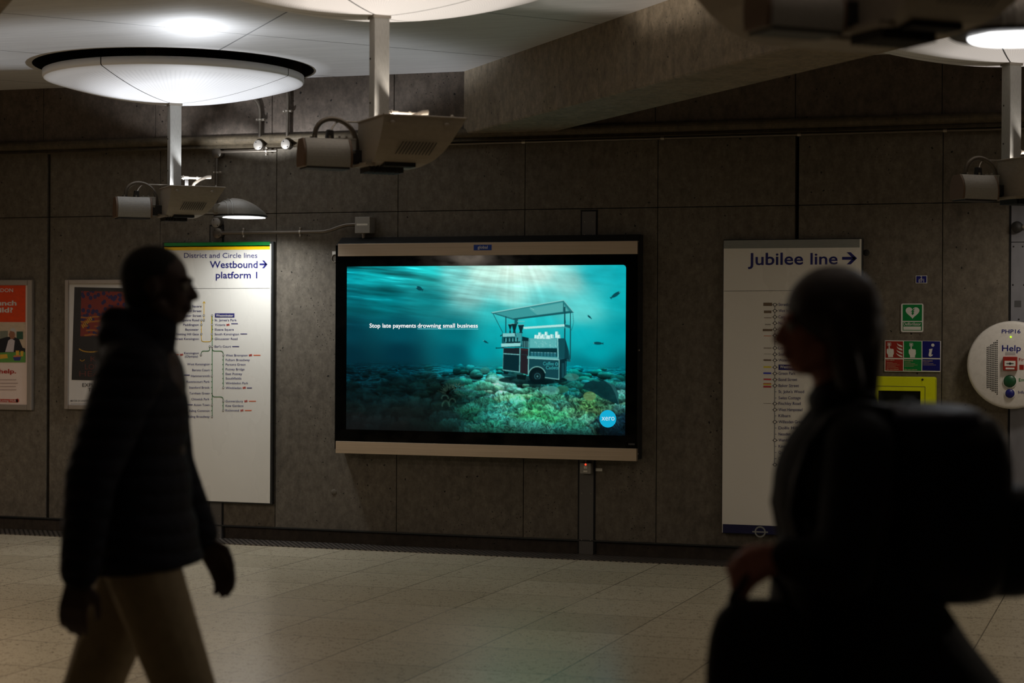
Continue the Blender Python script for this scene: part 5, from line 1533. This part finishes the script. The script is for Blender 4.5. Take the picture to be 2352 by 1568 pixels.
def head(mb, c, f, s, h=.225):
    """skull, face, nose, jaw, ears; c: centre, f: facing direction, s: to the person's left"""
    c, f, s = np.array(c), np.array(f), np.array(s); z = np.array((0, 0, 1.0)); k = h/.225
    R = np.stack([f, s, z], 1)
    mb.sphere(c+f*-.012*k+z*.028*k, .092*k, 20, 14, (1.02, .80, .92), R)           # skull
    mb.sphere(c+f*.030*k-z*.022*k, .066*k, 18, 12, (.90, .86, 1.22), R)            # face
    mb.sphere(c+f*.046*k-z*.078*k, .034*k, 14, 10, (1.05, 1.0, .85), R)            # chin
    mb.cap(c+f*.01*k+s*.046*k-z*.055*k, .026*k, c+f*.05*k+s*.02*k-z*.082*k, .02*k); mb.cap(c+f*.01*k-s*.046*k-z*.055*k, .026*k, c+f*.05*k-s*.02*k-z*.082*k, .02*k)
    mb.cap(c+f*.088*k+z*.006*k, .009*k, c+f*.103*k-z*.026*k, .013*k)               # nose
    for q in (-1, 1): mb.sphere(c+f*.096*k+s*q*.012*k-z*.028*k, .0085*k, 8, 6)
    mb.cap(c+f*.084*k+s*.034*k+z*.020*k, .010*k, c+f*.084*k-s*.034*k+z*.020*k, .010*k)   # brow
    for dz, r in ((-.050, .0095), (-.061, .0105)): mb.cap(c+f*.086*k+s*.018*k+z*dz*k, r*k*.85, c+f*.086*k-s*.018*k+z*dz*k, r*k*.85)   # lips
    for q in (-1, 1):
        mb.sphere(c+s*q*.074*k-f*.004*k-z*.005*k, .030*k, 10, 8, (.62, .28, 1.05), R)       # ear


def eyes(root, c, f, s, h, mat_w, mat_d):
    c, f, s = np.array(c), np.array(f), np.array(s); z = np.array((0, 0, 1.0)); k = h/.225
    for q in (-1, 1):
        mb = MB(); mb.sphere(c+f*.078*k+s*q*.031*k+z*.0035*k, .0115*k, 12, 8); e = mb.build('eye', mat_w, root)
        mb = MB(); mb.sphere(c+f*.0855*k+s*q*.031*k+z*.0035*k, .0055*k, 10, 8); mb.build('iris', mat_d, e)


def person_root(X, Z, label, rz):
    q = cam_pt(X, Z)
    return thing('person', label, 'person', q, rz, world=False)


eye_w = flat('eye_white', (150, 146, 140), .3); eye_d = flat('eye_dark', (16, 12, 10), .2)
skin_d = flat('dark_brown_skin', (58, 38, 30), .55, vary=.12)
skin_l = flat('ruddy_skin', (150, 92, 76), .55, vary=.1)
Fv, Lv = np.array((1.0, 0, 0)), np.array((0, 1.0, 0))

# ---- the man striding along, dark quilted coat with hood, pale trousers (local: x ahead, y to his left)
pa = person_root(-1.015, 5.28, 'person striding past the line map in a dark quilted coat and pale trousers', YAW)
HC1 = (.042, 0, 1.640)
mb = MB(); head(mb, HC1, Fv, Lv, .220)
mb.cap((.015, 0, 1.42), .060, (.028, 0, 1.58), .054)
mb.cap((0, .10, 1.40), .075, (0, -.10, 1.40), .075); mb.cap((0, 0, 1.38), .12, (0, 0, 1.05), .115); mb.cap((0, .06, .98), .11, (0, -.06, .98), .11)
for sy, el, wr in ((-1, (-.085, -.265, 1.135), (-.118, -.25, .880)), (1, (.030, .255, 1.14), (.128, .215, .925))):
    sh = (0, sy*.175, 1.405)
    mb.cap(sh, .062, el, .046); mb.cap(el, .044, wr, .029)
fingers(mb, (-.119, -.25, .877), (-.15, .02, -1), (.95, 0, -.1), (.1, .9, .1), .42)
fingers(mb, (.130, .215, .922), (.55, -.05, -.75), (.7, -.2, .5), (-.35, -.6, -.3), .45)
LEG = {-1: ((.0, -.095, .90), (.150, -.10, .515), (.24, -.10, .10)), 1: ((-.01, .095, .90), (-.165, .10, .50), (-.42, .10, .165))}
for q in LEG.values():
    mb.cap(q[0], .088, q[1], .060); mb.cap(q[1], .058, q[2], .042)
mb.cap((.24, -.10, .085), .045, (.34, -.105, .040), .036); mb.cap((-.435, .10, .155), .045, (-.35, .10, .04), .034)
body = blob(mb, 'body', skin_d, pa, .0062, 3)
eyes(pa, HC1, Fv, Lv, .220, eye_w, eye_d)
mb = MB(); mb.sphere((HC1[0]-.018, 0, HC1[2]+.033), .0930, 18, 12, (1.0, .80, .90)); mb.sphere((HC1[0]-.045, 0, HC1[2]+.0), .075, 14, 10, (.8, .9, .95)); blob(mb, 'hair', flat('short_black_hair', (14, 12, 11), .8), pa, .008, 2)
coat = fabric('dark_quilted_coat', (20, 22, 34), .052)
mb = MB()
mb.cap((-.01, .125, 1.41), .098, (-.01, -.125, 1.41), .098); mb.sphere((-.005, 0, 1.28), .2, 20, 14, (.66, 1.10, .95)); mb.sphere((0, 0, 1.08), .2, 20, 14, (.67, 1.08, 1.0)); mb.sphere((.005, 0, .97), .2, 20, 12, (.74, 1.08, .62))
# flared hem
n_ = 28; hv = []
for z, rf, rs_, cf in ((1.02, .138, .215, .0), (.93, .150, .215, .006), (.868, .162, .215, .010)):
    hv.append([(cf+rf*math.cos(2*PI*k/n_), rs_*math.sin(2*PI*k/n_), z+.016*math.cos(2*PI*k/n_)*(z < .9)) for k in range(n_)])
mb.add([q for r in hv for q in r], [(i*n_+k, i*n_+(k+1) % n_, (i+1)*n_+(k+1) % n_, (i+1)*n_+k) for i in range(2) for k in range(n_)]+[tuple(range(n_)), tuple(2*n_+k for k in range(n_))])
mb.cap((.0, 0, 1.46), .088, (.02, 0, 1.535), .078)                                          # stand-up collar
mb.cap((-.058, .07, 1.495), .060, (-.058, -.07, 1.495), .060); mb.cap((-.072, .04, 1.545), .044, (-.072, -.04, 1.545), .044); mb.cap((-.075, 0, 1.44), .06, (-.072, 0, 1.53), .05)   # hood lying on the back
cj = blob(mb, 'coat', coat, pa, .011, 7)
for sy, el, wr in ((-1, (-.085, -.265, 1.135), (-.116, -.25, .890)), (1, (.030, .255, 1.14), (.122, .217, .94))):
    mb = MB(); mb.cap((-.005, sy*.165, 1.40), .092, el, .070); mb.cap(el, .069, wr, .055); blob(mb, 'sleeve', coat, cj, .010, 5)
tro = fabric('pale_trousers', (150, 134, 106))
mb = MB()
for q in LEG.values(): mb.cap((q[0][0], q[0][1], .93), .108, q[1], .082); mb.cap(q[1], .081, q[2], .070)
mb.cap((0, .07, .95), .13, (0, -.07, .95), .13); blob(mb, 'trousers', tro, pa, .011, 6)
for sy, hl, to in ((-1, (.235, -.10, .050), (.365, -.105, .042)), (1, (-.445, .10, .165), (-.335, .10, .046))):
    mb = MB(); mb.cap(hl, .050, to, .042); mb.cap(np.array(hl)+(0, 0, .05), .05, hl, .05); blob(mb, 'shoe', flat('black_leather', (14, 13, 12), .4), pa, .009, 3)

# ---- the person walking the other way with a backpack, near the camera (local: x ahead, y to the person's left)
pb = person_root(.735, 4.2, 'person in black with a big backpack walking past the cream sign, holding a dark bag', YAW+PI)
pb_skin = skin_l
HC2 = (.052, 0, 1.535)
mb = MB(); head(mb, HC2, Fv, Lv, .222)
mb.cap((.01, 0, 1.31), .052, (.035, 0, 1.47), .048)
mb.cap((0, .09, 1.28), .065, (0, -.09, 1.28), .065); mb.cap((0, 0, 1.25), .11, (0, 0, .98), .10); mb.cap((0, .06, .92), .11, (0, -.06, .92), .11)
for sy, el, wr in ((1, (.045, .235, 1.03), (.165, .205, 1.065)), (-1, (-.02, -.235, 1.02), (.10, -.23, .84))):
    mb.cap((0, sy*.155, 1.285), .052, el, .040); mb.cap(el, .038, wr, .026)
fingers(mb, (.168, .205, 1.062), (.9, -.1, -.42), (.3, -.55, .75), (-.35, -.25, -.9), .85, .175)
fingers(mb, (.102, -.23, .836), (.3, 0, -1), (.9, .1, .2), (0, .9, .1), .5, .175)
LEG2 = {1: ((0, .09, .88), (.13, .09, .48), (.15, .09, .09)), -1: ((0, -.09, .88), (-.10, -.09, .48), (-.34, -.09, .16))}
for q in LEG2.values(): mb.cap(q[0], .085, q[1], .057); mb.cap(q[1], .055, q[2], .040)
mb.cap((.15, .09, .075), .042, (.25, .09, .036), .033); mb.cap((-.355, -.09, .15), .042, (-.275, -.09, .036), .032)
blob(mb, 'body', pb_skin, pb, .0062, 3)
eyes(pb, HC2, Fv, Lv, .222, eye_w, eye_d)


def hair_mat():
    k = NT('dark_brown_hair'); st = k.noise(1.0, 5, .6, k.pos((40, 40, 5), obj=True))
    k.bump(st, .5, .008)
    return k.set(color=k.mix(k.ramp(st, .3, .7), lin((20, 12, 8)), lin((44, 26, 16))), rough=.55)


mb = MB(); c = np.array(HC2)
mb.sphere(c+(-.022, 0, .040), .106, 20, 14, (1.0, .88, .92)); mb.sphere(c+(-.055, 0, .0), .082, 18, 12, (.86, 1.05, 1.1)); mb.sphere(c+(-.085, 0, .0), .050, 14, 10, (1, 1, 1.05)); mb.cap(c+(-.068, 0, -.02), .064, c+(-.070, 0, -.15), .050)
for sy in (-1, 1): mb.cap(c+(-.015, sy*.072, .03), .030, c+(-.045, sy*.075, -.12), .032)
blob(mb, 'hair', hair_mat(), pb, .008, 3)
blk = fabric('black_wool_coat', (15, 14, 16))
mb = MB()
mb.cap((0, .11, 1.29), .085, (0, -.11, 1.29), .085); mb.sphere((.015, 0, 1.18), .2, 20, 14, (.74, 1.02, .9)); mb.sphere((.01, 0, 1.0), .2, 20, 14, (.74, 1.0, 1.0)); mb.cap((.0, 0, 1.33), .078, (.012, 0, 1.385), .07)
n_ = 30; hv = []
for z, rf, rs_, cf in ((1.02, .16, .205, .0), (.86, .22, .22, -.045), (.74, .285, .235, -.075), (.60, .33, .245, -.09), (.47, .35, .25, -.10)):
    hv.append([(cf+rf*math.cos(2*PI*k/n_), rs_*math.sin(2*PI*k/n_), z) for k in range(n_)])
mb.add([q for r in hv for q in r], [(i*n_+k, i*n_+(k+1) % n_, (i+1)*n_+(k+1) % n_, (i+1)*n_+k) for i in range(4) for k in range(n_)]+[tuple(range(n_)), tuple(4*n_+k for k in range(n_))])
cj = blob(mb, 'coat', blk, pb, .011, 7)
for sy, el, wr in ((1, (.045, .235, 1.03), (.150, .207, 1.055)), (-1, (-.02, -.235, 1.02), (.095, -.23, .855))):
    mb = MB(); mb.cap((0, sy*.145, 1.28), .080, el, .062); mb.cap(el, .061, wr, .048); blob(mb, 'sleeve', blk, cj, .010, 5)
mb = MB(); mb.cap((.05, .035, 1.375), .035, (.05, -.035, 1.375), .035); mb.cap((-.03, .06, 1.37), .035, (.04, .05, 1.375), .035); mb.cap((-.03, -.06, 1.37), .035, (.04, -.05, 1.375), .035); blob(mb, 'scarf', fabric('dark_grey_scarf', (30, 30, 36)), pb, .009, 4)
mb = MB()
for q in LEG2.values(): mb.cap(q[0], .10, q[1], .075); mb.cap(q[1], .074, q[2], .060)
blob(mb, 'trousers', fabric('black_trousers', (13, 13, 14)), pb, .011, 5)
for hl, to in (((.145, .09, .048), (.265, .09, .038)), ((-.365, -.09, .155), (-.265, -.09, .040))):
    mb = MB(); mb.cap(hl, .046, to, .038); mb.cap(np.array(hl)+(0, 0, .05), .046, hl, .046); blob(mb, 'shoe', flat('black_leather', (14, 13, 12), .4), pb, .009, 3)


def soft_box(mb, c, dims, n=10, p=4.0, rot=None):
    """a cushion-like block"""
    vv = []; ff = []; ring, seg = 16, 28
    for i in range(ring+1):
        th = PI*i/ring
        for k in range(seg):
            a = 2*PI*k/seg; q = np.array([math.sin(th)*math.cos(a), math.sin(th)*math.sin(a), math.cos(th)])
            m_ = (np.abs(q)**p).sum()**(1/p); q = q/m_*np.array(dims)/2
            if rot is not None: q = rot@q
            vv.append(np.array(c)+q)
    for i in range(ring):
        for k in range(seg): ff.append((i*seg+k, (i+1)*seg+k, (i+1)*seg+(k+1) % seg, i*seg+(k+1) % seg))
    mb.add(vv, ff, True)


# backpack: carried, so a thing of its own
def to_world(root, q):
    a_ = root.rotation_euler[2]; c_, s_ = math.cos(a_), math.sin(a_)
    return np.array((root.location[0]+c_*q[0]-s_*q[1], root.location[1]+s_*q[0]+c_*q[1], q[2]))


bpq = to_world(pb, (-.165, 0, .932))
bk = thing('backpack', 'bulky black backpack on the back of the person beside the yellow cabinet', 'backpack', bpq, YAW+PI, world=False)
nyl = fabric('black_nylon', (17, 18, 24), 0, .5); tr_ = flat('blue_black_trim', (38, 42, 66), .5)
mb = MB(); soft_box(mb, (-.03, 0, .215), (.30, .33, .42), p=4.5); blob(mb, 'main_bag', nyl, bk, .012, 4)
mb = MB(); soft_box(mb, (-.165, 0, .145), (.15, .27, .25), p=4.5); blob(mb, 'front_pocket', nyl, bk, .011, 3)
mb = MB(); soft_box(mb, (.0, 0, .395), (.27, .31, .09), p=3.0); blob(mb, 'top_lid', fabric('blue_black_nylon', (30, 34, 54), 0, .45), bk, .011, 3)
for sy in (-1, 1):
    pts = [(.05, sy*.09, .38), (.10, sy*.115, .425), (.16, sy*.125, .435), (.22, sy*.13, .41), (.265, sy*.13, .35), (.29, sy*.132, .28), (.30, sy*.135, .21), (.28, sy*.165, .12), (.18, sy*.18, .06), (.06, sy*.155, .05)]
    mb = MB(); mb.tube(pts, .015, 8); st_ = mb.build('shoulder_strap', nyl, bk)
mb = MB(); mb.tube([(.03, -.05, .428), (.03, -.03, .443), (.03, .03, .443), (.03, .05, .428)], .008, 8); mb.build('grab_handle', nyl, bk)
mb = MB(); mb.tube([(-.242, -.09, .20), (-.244, 0, .205), (-.242, .09, .20)], .004, 6); mb.build('zip', tr_, bk)

# hand-held bag
bgq = to_world(pb, (.215, .205, .52))
tb_ = thing('tote_bag', 'dark soft bag held in the hand of the backpack wearer', 'bag', bgq, YAW+PI, world=False)
bagm = fabric('black_canvas', (16, 15, 15))
mb = MB(); soft_box(mb, (.0, 0, .215), (.225, .13, .47), p=3.6); blob(mb, 'bag_body', bagm, tb_, .011, 4)
for sy in (-1, 1):
    mb = MB(); mb.tube([(-.065, sy*.035, .40)]+[(-.062+.124*t, sy*.030*(1-math.sin(PI*t)), .42+.088*math.sin(PI*t)**.6) for t in np.linspace(.05, .95, 13)]+[(.065, sy*.035, .40)], .0075, 8); mb.build('handle', bagm, tb_)
mb = MB(); mb.box((-.045, .0655, .07), (.03, .069, .085)); mb.build('pale_blue_label', flat('pale_blue_tag', (92, 120, 150), .5), tb_)



def split_pieces(o, gap_=.006):
    """one mesh object per separate piece of a part (each bolt, screw, ring ...), same name and parent"""
    me = o.data; n = len(me.vertices); par_ = list(range(n))

    def find(a):
        while par_[a] != a: par_[a] = par_[par_[a]]; a = par_[a]
        return a
    for p in me.polygons:
        v = p.vertices
        for q in v[1:]: par_[find(q)] = find(v[0])
    co = np.array([v.co[:] for v in me.vertices]); roots = np.array([find(i) for i in range(n)])
    groups = [[r] for r in set(roots)]
    boxes = [(co[roots == g[0]].min(0)-gap_/2, co[roots == g[0]].max(0)+gap_/2) for g in groups]
    merged = True
    while merged:
        merged = False
        for i in range(len(groups)):
            for j in range(i+1, len(groups)):
                if np.all(boxes[i][0] <= boxes[j][1]) and np.all(boxes[j][0] <= boxes[i][1]):
                    groups[i] += groups[j]; boxes[i] = (np.minimum(boxes[i][0], boxes[j][0]), np.maximum(boxes[i][1], boxes[j][1]))
                    del groups[j], boxes[j]; merged = True; break
            if merged: break
    if len(groups) < 2: return
    nm = o.name.split('.')[0]; mat = me.materials[0]
    polys = [(tuple(p.vertices), p.use_smooth, find(p.vertices[0])) for p in me.polygons]
    for gi, g in enumerate(groups):
        gs = set(g); fs = [p for p in polys if p[2] in gs]; ids = sorted({v for p in fs for v in p[0]}); mp = {v: k for k, v in enumerate(ids)}
        m2 = bpy.data.meshes.new(nm); m2.from_pydata([tuple(co[v]) for v in ids], [], [tuple(mp[v] for v in p[0]) for p in fs])
        m2.polygons.foreach_set('use_smooth', [p[1] for p in fs]); m2.materials.append(mat)
        if gi == 0: o.data = m2
        else:
            c = o.copy(); c.data = m2; COL.objects.link(c); c.parent = o.parent


for o in list(bpy.data.objects):
    if o.type == 'MESH' and o.parent is not None and o.name.split('.')[0] in ('end_plate', 'hanger', 'bolt', 'screw', 'latch', 'rivet', 'station_dot', 'station_ring', 'railway_symbol',
                                                                             'pictogram', 'printed_food', 'blue_key', 'brown_key', 'crimson_key', 'grey_key', 'orange_key', 'yellow_key', 'gold_flourish'):
        split_pieces(o)
for o in bpy.data.objects:
    if '_world' in o: del o['_world']
